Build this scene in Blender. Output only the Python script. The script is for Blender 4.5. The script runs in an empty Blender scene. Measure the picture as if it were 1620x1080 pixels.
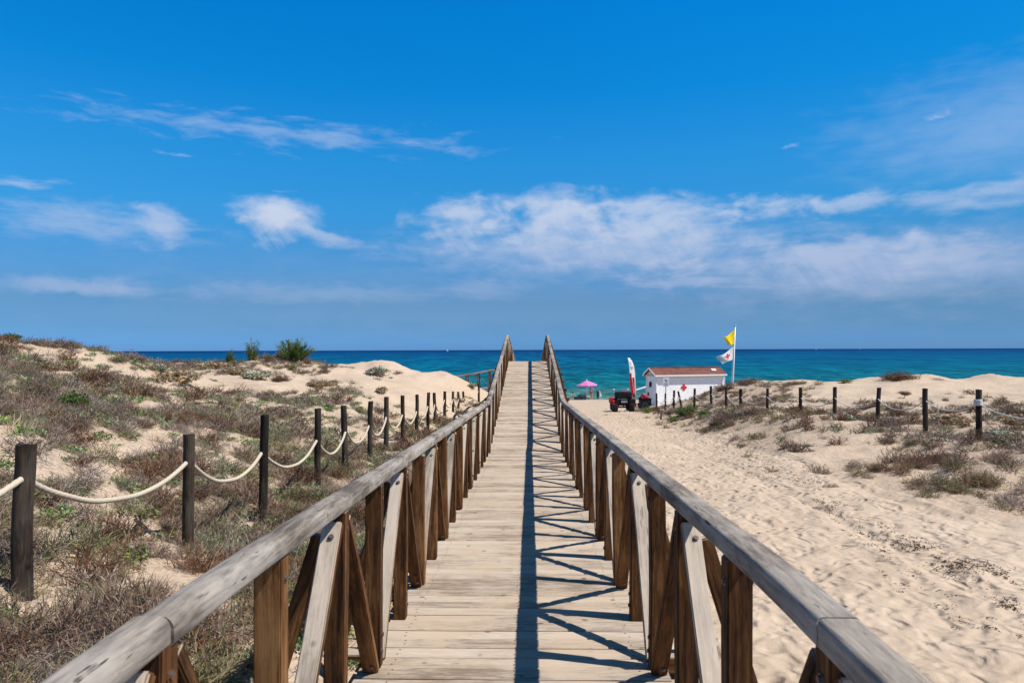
import bpy, bmesh, math, random
import numpy as np
from mathutils import Vector, Matrix, Euler, noise as mnoise

random.seed(7)
rng = np.random.default_rng(11)
R = math.radians
scene = bpy.context.scene
col = scene.collection
E = 6.0                      # eye height above the sea; z = 0 is the water

# ------------------------------------------------------------------ camera
FPX = 1125.0                 # focal length in pixels of the 1620 px wide photograph
cam_d = bpy.data.cameras.new("camera")
cam_d.sensor_width = 36.0
cam_d.lens = FPX / 1620.0 * 36.0
cam_d.clip_start = 0.05
cam_d.clip_end = 80000.0
cam = bpy.data.objects.new("camera", cam_d)
col.objects.link(cam)
CAMROT = (Matrix.Rotation(math.atan2(28, FPX), 3, 'Z') @
          Matrix.Rotation(R(90) + math.atan2(13.2, FPX), 3, 'X') @
          Matrix.Rotation(R(-0.19), 3, 'Z'))
cam.matrix_world = Matrix.Translation((0, 0, E)) @ CAMROT.to_4x4()
scene.camera = cam
cam_d.dof.use_dof = True
cam_d.dof.focus_distance = 11.0
cam_d.dof.aperture_fstop = 7.0


def ray(px, py):
    return CAMROT @ Vector(((px - 810.0) / FPX, -(py - 540.0) / FPX, -1.0))


def P(px, py, Y):
    d = ray(px, py)
    t = Y / d.y
    return Vector((d.x * t, Y, E + d.z * t))


def project(x, y, z):
    """numpy points to pixels of the photograph (used for choosing where plants grow)."""
    q = np.stack([x, y, z - E], -1) @ np.array(CAMROT)
    w = np.maximum(-q[..., 2], 1e-3)
    return 810 + q[..., 0] / w * FPX, 540 - q[..., 1] / w * FPX


# ------------------------------------------------------------------ numpy noise
def _hash(ix, iy, seed):
    h = (ix.astype(np.int64) * 374761393 + iy.astype(np.int64) * 668265263 + seed * 1442695041) & 0xFFFFFFFF
    h = ((h ^ (h >> 13)) * 1274126177) & 0xFFFFFFFF
    h = h ^ (h >> 16)
    return (h & 0xFFFF) / 65535.0


def vnoise(x, y, seed=0):
    ix, iy = np.floor(x), np.floor(y)
    fx, fy = x - ix, y - iy
    fx = fx * fx * fx * (fx * (fx * 6 - 15) + 10)
    fy = fy * fy * fy * (fy * (fy * 6 - 15) + 10)
    a, b = _hash(ix, iy, seed), _hash(ix + 1, iy, seed)
    c, d = _hash(ix, iy + 1, seed), _hash(ix + 1, iy + 1, seed)
    return (a + (b - a) * fx) * (1 - fy) + (c + (d - c) * fx) * fy


def fbm(x, y, seed=0, octaves=4, gain=0.5):
    v, amp, tot = 0.0, 1.0, 0.0
    c, s = math.cos(0.6), math.sin(0.6)
    for o in range(octaves):
        v = v + amp * vnoise(x, y, seed + o * 17)
        tot += amp
        amp *= gain
        x, y = (c * x - s * y) * 2.03 + 5.2, (s * x + c * y) * 2.03 + 1.7
    return v / tot


# ------------------------------------------------------------------ terrain heights
CP = []


def cz(x, y, zc):
    CP.append((x, y, E + zc))


def cp(px, py, Y):
    p = P(px, py, Y)
    CP.append((p.x, p.y, p.z))


# sandy track on the right of the boardwalk, down to the water
for x, y, z in [(1.5, -5, -1.95), (1.5, 0, -1.95), (1.2, 3, -1.97), (3, 4, -1.97), (2.5, 8, -2.1), (1.2, 9, -2.14), (3, 14, -2.36),
                (1.2, 15, -2.4), (3.2, 20, -2.62), (1.2, 21, -2.66), (3.4, 27, -2.92), (1.2, 28, -2.96), (3.5, 34, -3.2),
                (4, 40, -3.47), (1.5, 40, -3.45), (6.2, 40, -3.47), (4.5, 46, -3.85), (0, 46, -3.8), (9, 52, -4.25), (14, 54, -4.35),
                (8, 56, -4.5), (2, 56, -4.5), (-10, 58, -4.6), (-30, 60, -4.6), (30, 60, -4.6), (60, 60, -4.6), (-60, 60, -4.6),
                (5.6, 20, -2.6), (6.2, 30, -3.02), (4.4, 12, -2.2), (0, 66, -5.0), (-50, 66, -5.0), (50, 66, -5.0),
                (0, 81, -5.72), (-60, 81, -5.72), (60, 81, -5.72), (8, 81, -5.72), (0, 88, -6.1), (-70, 88, -6.1), (70, 88, -6.1),
                (0, 130, -8.5), (-100, 130, -8.5), (100, 130, -8.5)]:
    cz(x, y, z)
# right plain and fence line
for x, y, z in [(4.5, 6.5, -1.97), (7, 8, -1.93), (10, 9, -1.88), (6.6, 12, -1.95), (13, 12, -1.8), (9.2, 14.6, -1.87), (9.08, 16.3, -1.84),
                (8.9, 18.3, -1.82), (8.8, 20.5, -1.92), (8.6, 22.7, -2.0), (8.4, 25.3, -2.1), (8.2, 27.8, -2.28), (8.1, 29.5, -2.35),
                (8.0, 31.4, -2.6), (7.8, 33.8, -2.85), (7.5, 37, -3.2), (7.3, 40, -3.4), (7.2, 43, -3.62), (18, 16, -1.75), (24, 20, -1.7),
                (6.9, 17, -1.98), (7.1, 20, -1.98), (7.2, 23.5, -2.12), (7.3, 27, -2.35), (7.35, 31, -2.62), (5.3, 17, -2.46), (5.9, 23.5, -2.74), (6.1, 27, -2.9), (12, 0, -1.9), (7, 2, -1.95), (7, -5, -1.95)]:
    cz(x, y, z)
for a in [(1500, 648, 24), (1300, 640, 27), (1610, 650, 23), (1400, 622, 33), (1500, 622, 33), (1600, 622, 33), (1250, 622, 36),
          # ridge
          (1200, 604, 44), (1230, 606, 43), (1262, 602, 42), (1290, 606, 41), (1320, 605, 41), (1350, 602, 40.5), (1380, 598, 40), (1425, 592, 40),
          (1470, 594, 40), (1500, 597, 39.5), (1532, 602, 39), (1575, 593, 39), (1604, 598, 39), (1640, 597, 39), (1800, 593, 38), (2200, 588, 36),
          (1160, 607, 45), (1140, 611, 45), (1110, 622, 45), (1090, 632, 45), (1065, 641, 45), (1040, 648, 44), (1180, 605, 45)]:
    cp(*a)
for x, y, z in [(15, 49, -3.6), (20, 48, -3.4), (26, 47, -3.3), (32, 46, -3.3), (12, 49.5, -3.9), (40, 46, -3.2)]:
    cz(x, y, z)
# left: along the rope fence and between it and the boardwalk
LF_TOP = [(38, 703, 4.36), (298, 686, 6.46), (415, 656, 8.25), (502, 646, 10.4), (547, 641, 12.0), (584, 635, 13.7), (611, 628, 15.4), (637, 625, 17.35),
          (659, 624, 19.5), (677, 620.5, 21.7), (688, 621, 23.25), (703, 619, 25.8), (717, 619, 28.8), (725, 619.5, 30.9), (733, 619, 33.2)]
for (x, y, z) in [(-3.1, 4.36, -1.5), (-3.1, 6.46, -1.77), (-3.1, 8.25, -2.08), (-3.1, 10.4, -2.12), (-3.1, 13.7, -2.15), (-3.1, 17.3, -2.25),
                  (-3.1, 21.7, -2.4), (-3.1, 25.8, -2.55), (-3.1, 30, -2.7), (-1.5, 4, -1.86), (-1.5, 0, -1.8), (-1.5, -5, -1.8), (-1.5, 10, -2.25),
                  (-1.4, 15, -2.45), (-1.3, 22, -2.75), (-1.3, 30, -3.0), (-1.2, 36, -3.15), (-3, 2, -1.6), (-6, 3, -1.3), (-5, 0, -1.45), (-8, -4, -1.4), (-2.4, 3.8, -1.55)]:
    cz(x, y, z)
for a in [(0, 780, 5.5), (0, 690, 6.4), (0, 600, 12), (0, 560, 16), (0, 542, 19), (200, 780, 7), (200, 700, 9.5), (200, 640, 14), (200, 602, 19), (40, 549, 19), (100, 548, 19.5),
          (140, 554, 19.8), (162, 560, 20), (200, 568, 21), (230, 579, 22.5), (350, 720, 10.5), (350, 660, 15), (350, 620, 21), (350, 592, 27), (350, 576, 33), (250, 581, 31), (300, 580, 33),
          (450, 690, 13.5), (450, 650, 18), (450, 620, 24), (450, 595, 30), (450, 570, 36), (400, 572, 35), (500, 572, 37), (550, 660, 18.5), (550, 620, 26), (550, 595, 33), (535, 576, 37), (565, 579, 37),
          (590, 577, 38), (620, 640, 22), (620, 610, 30), (615, 573, 38), (632, 577, 38), (650, 586, 38), (680, 587, 38), (705, 590, 38), (725, 597, 38), (742, 607, 38), (757, 618, 38), (768, 636, 37), (680, 620, 30), (700, 650, 27), (745, 650, 31)]:
    cp(*a)
for x, y, z in [(-20, 18, .6), (-26, 22, .8), (-32, 30, .4), (-14, 27, -.8), (-18, 27, -.6), (-10, 46, -3.8), (-4, 46, -3.9), (-16, 46, -3.6), (-24, 46, -3.4), (-36, 46, -3.2), (-20, 36, -.7), (-28, 36, -.6), (-7, 43, -3.0), (-3, 44, -3.4)]:
    cz(x, y, z)
CPA = np.array(CP)
_c = 0.9


def _phi(ax, ay, bx, by):
    return np.sqrt((ax[..., None] - bx) ** 2 + (ay[..., None] - by) ** 2 + _c * _c)


_n = len(CPA)
_A = np.zeros((_n + 3, _n + 3))
_A[:_n, :_n] = _phi(CPA[:, 0], CPA[:, 1], CPA[:, 0], CPA[:, 1]) - np.eye(_n) * 0.02
_A[:_n, _n] = 1; _A[:_n, _n + 1] = CPA[:, 0]; _A[:_n, _n + 2] = CPA[:, 1]
_A[_n, :_n] = 1; _A[_n + 1, :_n] = CPA[:, 0]; _A[_n + 2, :_n] = CPA[:, 1]
_w = np.linalg.solve(_A, np.concatenate([CPA[:, 2], np.zeros(3)]))


def sstep(a, b, x):
    t = np.clip((x - a) / (b - a), 0, 1)
    return t * t * (3 - 2 * t)


def path_mask(x, y):
    """1 on the trodden track, 0 on the dunes."""
    right = 4.6 + 0.06 * np.minimum(y, 30)
    m = sstep(0.2, 0.9, x) * (1 - sstep(right - 0.8, right + 0.9, x + 0.5 * (fbm(x * .5, y * .3, 3) - .5)))
    return np.maximum(m, sstep(44, 52, y))


def height(x, y):
    x = np.asarray(x, float); y = np.asarray(y, float)
    sh = x.shape
    x = x.ravel(); y = y.ravel()
    out = np.empty(len(x))
    for i in range(0, len(x), 20000):
        xs, ys = x[i:i + 20000], y[i:i + 20000]
        out[i:i + 20000] = _phi(xs, ys, CPA[:, 0], CPA[:, 1]) @ _w[:_n] + _w[_n] + _w[_n + 1] * xs + _w[_n + 2] * ys
    pm = path_mask(x, y)
    land = 1 - sstep(50, 75, y)
    out += (fbm(x * .55, y * .55, 21, 3) - .5) * ((.30 + .14 * (x < -1.5)) * (1 - pm) + .06) * land
    out += (fbm(x * 2.1, y * 2.1, 33, 3) - .5) * (.10 * (1 - pm) + .05) * land
    # ruts of the beach vehicle
    for xr in (3.55, 4.75):
        cx = xr + .030 * y + .25 * (fbm(y * .12, y * 0, 61, 2) - .5)
        out -= (.035 * np.exp(-((x - cx) / .11) ** 2) - .018 * np.exp(-((np.abs(x - cx) - .22) / .08) ** 2)) * sstep(.30, .55, fbm(x * .4, y * .4, 63, 2)) * land * sstep(2, 4, y)
    # trampled hollows of the track
    out += (vnoise(x * 4.3, y * 3.4, 55) ** 2 - .3) * .05 * pm * land
    return out.reshape(sh)


def hit(px, py):
    d = ray(px, py)
    ys = np.concatenate([np.arange(1.5, 20, .04), np.arange(20, 100, .12)])
    t = ys / d.y
    z = E + d.z * t
    h = height(d.x * t, ys)
    k = np.nonzero(z < h)[0]
    if not len(k):
        k = [int(np.argmin(z - h))]     # just over the crest: nearest approach
    i = k[0]
    return Vector((d.x * t[i], ys[i], h[i]))


def hz(x, y):
    return float(height(np.array([x]), np.array([y]))[0])


# ------------------------------------------------------------------ helpers: tagging and meshes
def tag(o, label=None, cat=None, group=None, kind=None):
    if label: o["label"] = label
    if cat: o["category"] = cat
    if group: o["group"] = group
    if kind: o["kind"] = kind
    return o


def empty(name, loc, label=None, cat=None, group=None, rz=0.0):
    o = bpy.data.objects.new(name, None)
    o.empty_display_size = .2
    o.location = loc
    o.rotation_euler = (0, 0, rz)
    col.objects.link(o)
    return tag(o, label, cat, group)


def link(name, me, parent=None, loc=None, rot=None):
    o = bpy.data.objects.new(name, me)
    col.objects.link(o)
    if parent is not None: o.parent = parent
    if loc is not None: o.location = loc
    if rot is not None: o.rotation_euler = rot
    return o


def np_mesh(name, V, F, mat=None, cols=None, smooth=False, floats=None):
    """F: (n,3) or (n,4) index array, or list of such."""
    me = bpy.data.meshes.new(name)
    Fs = F if isinstance(F, list) else [F]
    Fs = [f for f in Fs if len(f)]
    nl = sum(f.size for f in Fs)
    npol = sum(len(f) for f in Fs)
    me.vertices.add(len(V)); me.loops.add(nl); me.polygons.add(npol)
    me.vertices.foreach_set("co", np.asarray(V, np.float32).ravel())
    me.loops.foreach_set("vertex_index", np.concatenate([f.ravel() for f in Fs]).astype(np.int32))
    tot = np.concatenate([np.full(len(f), f.shape[1]) for f in Fs])
    me.polygons.foreach_set("loop_start", np.concatenate([[0], np.cumsum(tot)[:-1]]).astype(np.int32))
    if smooth: me.polygons.foreach_set("use_smooth", np.ones(npol, bool))
    if cols is not None:
        a = me.attributes.new("tint", 'FLOAT_COLOR', 'POINT')
        a.data.foreach_set("color", np.concatenate([cols, np.ones((len(cols), 1))], 1).astype(np.float32).ravel())
    for k, v in (floats or {}).items():
        a = me.attributes.new(k, 'FLOAT', 'POINT')
        a.data.foreach_set("value", np.asarray(v, np.float32).ravel())
    me.update(calc_edges=True)
    me.validate()
    if mat: me.materials.append(mat)
    return me


class MB:
    """Collects boxes, tubes, lathes and prisms, then links them as ONE mesh object."""
    def __init__(s): s.bm = bmesh.new()

    def box(s, c, size, rot=None, bevel=0.0, taper=None):
        m = Matrix.Translation(c) @ (rot.to_matrix().to_4x4() if rot is not None else Matrix()) @ Matrix.Diagonal((*size, 1))
        r = bmesh.ops.create_cube(s.bm, size=1.0, matrix=m)
        vs = r["verts"]
        if bevel:
            es = list({e for v in vs for e in v.link_edges})
            bmesh.ops.bevel(s.bm, geom=es, offset=bevel, segments=2, affect='EDGES', profile=.6)
        return vs

    def hull(s, bottom, top):
        """closed prism between two equal loops of points"""
        a = [s.bm.verts.new(p) for p in bottom]; b = [s.bm.verts.new(p) for p in top]
        n = len(a)
        s.bm.faces.new(a[::-1]); s.bm.faces.new(b)
        for i in range(n):
            s.bm.faces.new((a[i], a[(i + 1) % n], b[(i + 1) % n], b[i]))

    def tube(s, pts, r, n=8, caps=True, squash=1.0):
        pts = [Vector(p) for p in pts]
        rs = r if isinstance(r, (list, tuple)) else [r] * len(pts)
        rings = []
        prev = None
        for i, p in enumerate(pts):
            t = (pts[min(i + 1, len(pts) - 1)] - pts[max(i - 1, 0)]).normalized()
            ref = Vector((0, 0, 1)) if abs(t.z) < .95 else Vector((1, 0, 0))
            a = t.cross(ref).normalized() if prev is None else (prev - t * prev.dot(t)).normalized()
            prev = a
            b = t.cross(a)
            rings.append([s.bm.verts.new(p + (a * math.cos(k * 2 * math.pi / n) + b * squash * math.sin(k * 2 * math.pi / n)) * rs[i]) for k in range(n)])
        for i in range(len(rings) - 1):
            for k in range(n):
                s.bm.faces.new((rings[i][k], rings[i][(k + 1) % n], rings[i + 1][(k + 1) % n], rings[i + 1][k]))
        if caps:
            s.bm.faces.new(rings[0][::-1]); s.bm.faces.new(rings[-1])

    def ball(s, c, r, seg=12, scale=(1, 1, 1)):
        bmesh.ops.create_uvsphere(s.bm, u_segments=seg, v_segments=max(6, seg // 2 + 2), radius=1,
                                  matrix=Matrix.Translation(c) @ Matrix.Diagonal((r * scale[0], r * scale[1], r * scale[2], 1)))

    def lathe(s, prof, axis_m=None, n=20):
        m = axis_m or Matrix()
        rings = [[s.bm.verts.new(m @ Vector((rr * math.cos(2 * math.pi * k / n), rr * math.sin(2 * math.pi * k / n), z))) for k in range(n)] for rr, z in prof]
        for i in range(len(rings) - 1):
            for k in range(n):
                s.bm.faces.new((rings[i][k], rings[i][(k + 1) % n], rings[i + 1][(k + 1) % n], rings[i + 1][k]))
        s.bm.faces.new(rings[0][::-1]); s.bm.faces.new(rings[-1])

    def mesh(s, name, mat=None, smooth=False, angle=None):
        bmesh.ops.recalc_face_normals(s.bm, faces=s.bm.faces)
        me = bpy.data.meshes.new(name)
        s.bm.to_mesh(me); s.bm.free()
        if smooth or angle:
            me.polygons.foreach_set("use_smooth", np.ones(len(me.polygons), bool))
            if angle: me.set_sharp_from_angle(angle=R(angle))
        if mat: me.materials.append(mat)
        return me

    def build(s, name, mat, parent=None, loc=None, smooth=False, angle=None):
        return link(name, s.mesh(name, mat, smooth, angle), parent, loc)


# ------------------------------------------------------------------ node helpers
class NT:
    def __init__(s, tree): s.t = tree; s.n = tree.nodes; s.l = tree.links

    def new(s, typ, **kw):
        n = s.n.new(typ)
        for k, v in kw.items(): setattr(n, k, v)
        return n

    def put(s, sock, v):
        if isinstance(v, bpy.types.NodeSocket): s.l.new(v, sock)
        elif v is not None:
            if hasattr(sock.default_value, "__len__") and not hasattr(v, "__len__"): v = (v,) * len(sock.default_value)
            if hasattr(v, "__len__") and len(sock.default_value) == 4 and len(v) == 3: v = (*v, 1)
            sock.default_value = v

    def m(s, op, a, b=None, c=None, clamp=False):
        n = s.new("ShaderNodeMath", operation=op, use_clamp=clamp)
        for i, v in enumerate((a, b, c)): 
            if v is not None: s.put(n.inputs[i], v)
        return n.outputs[0]

    def vm(s, op, a, b=None, sc=None):
        n = s.new("ShaderNodeVectorMath", operation=op)
        s.put(n.inputs[0], a)
        if b is not None: s.put(n.inputs[1], b)
        if sc is not None: s.put(n.inputs[3], sc)
        return n.outputs[0]

    def xyz(s, x=0.0, y=0.0, z=0.0):
        n = s.new("ShaderNodeCombineXYZ")
        for i, v in enumerate((x, y, z)): s.put(n.inputs[i], v)
        return n.outputs[0]

    def noise(s, vec, scale=1.0, detail=4.0, rough=.5, dist=0.0, out=0):
        n = s.new("ShaderNodeTexNoise")
        s.put(n.inputs["Vector"], vec)
        n.inputs["Scale"].default_value = scale; n.inputs["Detail"].default_value = detail
        n.inputs["Roughness"].default_value = rough; n.inputs["Distortion"].default_value = dist
        return n.outputs[out]

    def range(s, v, a, b, c=0.0, d=1.0, smooth=True):
        n = s.new("ShaderNodeMapRange", interpolation_type='SMOOTHSTEP' if smooth else 'LINEAR')
        s.put(n.inputs[0], v)
        for i, q in enumerate((a, b, c, d)): s.put(n.inputs[i + 1], q)
        return n.outputs[0]

    def ramp(s, v, stops, interp='LINEAR'):
        n = s.new("ShaderNodeValToRGB"); n.color_ramp.interpolation = interp
        els = n.color_ramp.elements
        while len(els) < len(stops): els.new(.5)
        for e, (p, c) in zip(els, stops):
            e.position = p; e.color = (*c, 1) if hasattr(c, "__len__") else (c, c, c, 1)
        s.put(n.inputs[0], v)
        return n.outputs[0]

    def mix(s, f, a, b, blend='MIX'):
        n = s.new("ShaderNodeMix", data_type='RGBA', blend_type=blend)
        s.put(n.inputs[0], f); s.put(n.inputs[6], a); s.put(n.inputs[7], b)
        return n.outputs[2]

    def sep(s, v):
        n = s.new("ShaderNodeSeparateXYZ"); s.put(n.inputs[0], v); return n.outputs


def mat_new(name):
    m = bpy.data.materials.new(name); m.use_nodes = True
    t = NT(m.node_tree)
    b = m.node_tree.nodes["Principled BSDF"]
    return m, t, b


def bump(t, b, h, strength=.5, dist=.01, normal=None):
    n = t.new("ShaderNodeBump")
    n.inputs["Strength"].default_value = strength; n.inputs["Distance"].default_value = dist
    t.put(n.inputs["Height"], h)
    if normal is not None: t.put(n.inputs["Normal"], normal)
    t.put(b.inputs["Normal"], n.outputs[0])
    return n.outputs[0]


def plain(name, c, rough=.5, var=.12, scale=6.0, metal=0.0, spec=.5, bmp=0.0):
    """painted or moulded surface with a little wear in tone and gloss"""
    m, t, b = mat_new(name)
    co = t.new("ShaderNodeTexCoord").outputs["Object"]
    n = t.noise(co, scale, 5, .6)
    t.put(b.inputs["Base Color"], t.mix(t.range(n, .3, .75), tuple(x * (1 - var) for x in c), tuple(min(1, x * (1 + var)) for x in c)))
    t.put(b.inputs["Roughness"], t.range(n, .3, .7, max(0, rough - .08), min(1, rough + .1)))
    b.inputs["Metallic"].default_value = metal
    b.inputs["Specular IOR Level"].default_value = spec
    if bmp: bump(t, b, t.noise(co, scale * 6, 4), .5, bmp)
    return m


def wood(name, dark, mid, light, grey, axis=2, fine=55.0, weather=True, crack=.5, attr=None, along=4.0, rough=.8, grey_base=0.0, spec=.2, sandy=0.0):
    m, t, b = mat_new(name)
    tc = t.new("ShaderNodeTexCoord").outputs["Object"]
    rnd = t.new("ShaderNodeObjectInfo").outputs["Random"]
    if attr:
        an = t.new("ShaderNodeAttribute", attribute_name=attr).outputs["Fac"]
        off = t.m('MULTIPLY', an, 61.0)
    else:
        an = rnd
        off = t.m('MULTIPLY', rnd, 41.0)
    v = t.vm('ADD', tc, t.xyz(off, t.m('MULTIPLY', off, .7), t.m('MULTIPLY', off, 1.3)))
    sc = [1, 1, 1]; sc[axis] = along / fine
    vs = t.vm('MULTIPLY', v, tuple(sc))
    warp = t.vm('SCALE', t.vm('SUBTRACT', t.noise(v, 3.0, 2, out=1), (.5, .5, .5)), sc=.02)
    vs = t.vm('ADD', vs, warp)
    g1 = t.noise(vs, fine, 5, .6)                     # fibres
    g2 = t.noise(vs, fine * .28, 4, .55)              # growth bands
    g3 = t.noise(v, 2.3, 3, .5)                       # blotches
    g4 = t.noise(t.vm('MULTIPLY', v, tuple(.35 if i == axis else 1 for i in range(3))), 60, 4, .65)
    k = t.m('ADD', t.m('ADD', t.m('MULTIPLY', g1, .42), t.m('MULTIPLY', g4, .16)), t.m('ADD', t.m('MULTIPLY', g2, .30), t.m('MULTIPLY', g3, .22)))
    k = t.m('ADD', k, t.m('MULTIPLY', t.m('SUBTRACT', an, .5), .16 if attr else .10))
    c = t.ramp(k, [(.43, dark), (.55, mid), (.67, light)])
    gc = t.ramp(k, [(.43, tuple(x * .55 for x in grey)), (.54, grey), (.70, tuple(min(.8, x * 1.28) for x in grey))])
    f = grey_base
    if weather:
        nz = t.sep(t.new("ShaderNodeNewGeometry").outputs["True Normal"])[2]
        f = t.m('MAXIMUM', t.range(t.m('ADD', nz, t.m('MULTIPLY', t.m('SUBTRACT', g3, .5), .5)), .18, .55), grey_base)
    else:
        f = t.m('ADD', t.range(g3, .35, .65, 0, .5), grey_base, clamp=True)
    c = t.mix(f, c, gc)
    cr = t.noise(vs, fine * .5, 3, .7)
    crm = t.m('MULTIPLY', t.range(cr, .64, .70), crack)
    kn = t.new("ShaderNodeTexVoronoi"); kn.inputs["Scale"].default_value = 5.0
    t.put(kn.inputs["Vector"], v)
    knm = t.range(kn.outputs["Distance"], .06, .13, 1, 0)
    c = t.mix(t.m('MAXIMUM', crm, t.m('MULTIPLY', knm, .7)), c, tuple(x * .25 for x in dark))
    if sandy:   # blown sand caught on the boards
        sm = t.m('MULTIPLY', t.range(t.noise(tc, 1.7, 6, .62), .50, .66), sandy)
        c = t.mix(sm, c, (.50, .385, .28))
    t.put(b.inputs["Base Color"], c)
    b.inputs["Roughness"].default_value = rough
    b.inputs["Specular IOR Level"].default_value = spec
    h = t.m('SUBTRACT', t.m('ADD', t.m('MULTIPLY', g1, .6), t.m('MULTIPLY', g2, .6)), t.m('MULTIPLY', crm, 1.2))
    bump(t, b, h, .55, .006)
    return m


M = {}
M['post'] = wood("post_wood", (.020, .008, .003), (.11, .044, .013), (.27, .135, .05), (.36, .30, .24), axis=2)
M['brace'] = wood("brace_wood", (.020, .008, .003), (.115, .047, .015), (.27, .135, .05), (.47, .39, .31), axis=2)
M['rail'] = wood("rail_wood", (.045, .03, .022), (.18, .135, .095), (.38, .31, .23), (.33, .295, .26), axis=1, fine=85, weather=False, grey_base=.35, crack=.95, along=7.0)
M['deck'] = wood("deck_wood", (.23, .172, .125), (.41, .322, .24), (.52, .425, .325), (.42, .355, .29), axis=0, fine=48, weather=False, crack=.7, attr="tone", along=6.0, sandy=.65)
M['fence_post'] = wood("fence_post_wood", (.006, .005, .004), (.021, .015, .011), (.085, .054, .032), (.07, .06, .05), axis=2, fine=50, weather=False, crack=.9, grey_base=0.0)


def bolt_mat():
    m, t, b = mat_new('rusty_bolt')
    n = t.noise(t.new('ShaderNodeTexCoord').outputs['Object'], 40, 4)
    t.put(b.inputs['Base Color'], t.mix(t.range(n, .4, .6), (.12, .11, .10), (.16, .07, .03)))
    b.inputs['Roughness'].default_value = .55; b.inputs['Metallic'].default_value = .4
    return m


M['bolt'] = bolt_mat()


def rope_mat(name, c):
    m, t, b = mat_new(name)
    co = t.new("ShaderNodeTexCoord").outputs["UV"]
    n = t.noise(t.new("ShaderNodeTexCoord").outputs["Object"], 30, 4)
    t.put(b.inputs["Base Color"], t.mix(n, tuple(x * .72 for x in c), c))
    b.inputs["Roughness"].default_value = .85
    b.inputs["Specular IOR Level"].default_value = .15
    return m


M['rope'] = rope_mat("rope_fibre", (.60, .51, .385))
M['rope_white'] = rope_mat("white_rope_fibre", (.75, .74, .72))


def tint_mat(name, rough=.85, transl=.0, var=.25):
    m, t, b = mat_new(name)
    a = t.new("ShaderNodeAttribute", attribute_name="tint").outputs["Color"]
    co = t.new("ShaderNodeTexCoord").outputs["Object"]
    n = t.noise(co, 9, 3)
    c = t.mix(1.0, a, t.ramp(n, [(.25, 1 - var), (.75, 1 + var * .5)]), 'MULTIPLY')
    rnd = t.new("ShaderNodeObjectInfo").outputs["Random"]
    t.put(b.inputs["Base Color"], c)
    b.inputs["Roughness"].default_value = rough
    b.inputs["Specular IOR Level"].default_value = .2
    if transl:
        tr = t.new("ShaderNodeBsdfTranslucent"); t.put(tr.inputs[0], c)
        mx = t.new("ShaderNodeMixShader"); mx.inputs[0].default_value = transl
        t.l.new(b.outputs[0], mx.inputs[1]); t.l.new(tr.outputs[0], mx.inputs[2])
        t.l.new(mx.outputs[0], t.n["Material Output"].inputs[0])
    return m


M['scrub'] = tint_mat("dry_scrub", transl=.15)
M['leaf'] = tint_mat("plant_leaf", rough=.6, transl=.25)

# ------------------------------------------------------------------ ground
LFP_XY = [(P(*q).x, q[2], 0) for q in LF_TOP[:6]]


def vegetation(x, y):
    """how thickly the ground is overgrown, 0 to 1"""
    z = height(x, y)
    px, py = project(x, y, z)
    n = fbm(x * .42, y * .42, 71, 4)
    left = (1 - sstep(-2.1, -1.1, x)) * (1 - sstep(35.5, 38, y))
    d = left * (.12 + .88 * sstep(.30, .41, n + .02))
    # bare sand of the big dune and the open flats
    bare = 0
    for cx, cy, rx, ry, k in [(650, 625, 125, 52, 1.0), (560, 596, 80, 22, .9), (330, 606, 130, 22, .95), (450, 608, 90, 24, .9), (560, 640, 60, 14, .6), (420, 640, 60, 10, .6), (80, 560, 55, 12, .6), (150, 690, 60, 13, .6),
                              (205, 712, 75, 18, 1.0), (300, 690, 60, 12, .6), (160, 850, 60, 14, .5), (230, 880, 50, 12, .4), (470, 700, 40, 12, .6), (500, 648, 40, 14, .4), (60, 1055, 60, 26, .9), (140, 735, 50, 10, .4), (110, 590, 45, 10, .6), (270, 640, 40, 9, .5)]:
        bare = np.maximum(bare, k * np.exp(-((px - cx) / rx) ** 2 - ((py - cy) / ry) ** 2) * 1.35)
    d = d * np.clip(1 - bare, 0, 1)
    for fx_, fy_, _z in LFP_XY:      # a worn ring round each post
        d = d * (1 - .75 * np.exp(-((x - fx_) ** 2 + (y - fy_) ** 2) / .16))
    # right: belt along the fence, thinning towards the track
    fx = 10.228 - .0704 * y
    belt = np.exp(-((x - fx - .6) / 2.0) ** 2) * .85 + np.exp(-((x - fx + 2.2) / 1.6) ** 2) * .36
    belt = belt + .22 * sstep(.5, 3, x - fx) * (1 - sstep(22, 29, y))
    bank = sstep(.5, 1.2, x - 4.6 - .06 * np.minimum(y, 30)) * (1 - sstep(2.6, 4.2, x - 4.6 - .06 * np.minimum(y, 30))) * sstep(13, 18, y) * (1 - sstep(36, 42, y))
    belt = belt + .75 * bank * (x > 3) + .7 * np.exp(-((x - fx - .8) / 2.2) ** 2) * (1 - sstep(20, 26, y)) * sstep(11, 14, y)
    r = belt * sstep(5.0, 7.0, x + .5 * (n - .5)) * sstep(.38, .6, n + .04) * (1 - sstep(40, 47, y))
    for cx, cy, rx, ry, k in [(1140, 655, 60, 20, .95), (1225, 668, 70, 18, .8), (1170, 628, 70, 14, .8), (1240, 700, 70, 18, .5), (1330, 680, 90, 16, .5), (1450, 690, 120, 16, .45), (1110, 632, 40, 10, .6), (1200, 608, 60, 6, .7), (1430, 655, 200, 14, .5), (1590, 668, 70, 26, .7)]:
        r = r + k * np.exp(-((px - cx) / rx) ** 2 - ((py - cy) / ry) ** 2) * sstep(.3, .55, n + .05) * (x > 3)
    r = r + .22 * sstep(4.2, 6.2, x) * (1 - sstep(13, 17, y)) * sstep(.36, .58, n) * 1.5
    return np.clip(d + 1.6 * r, 0, 1)


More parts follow.
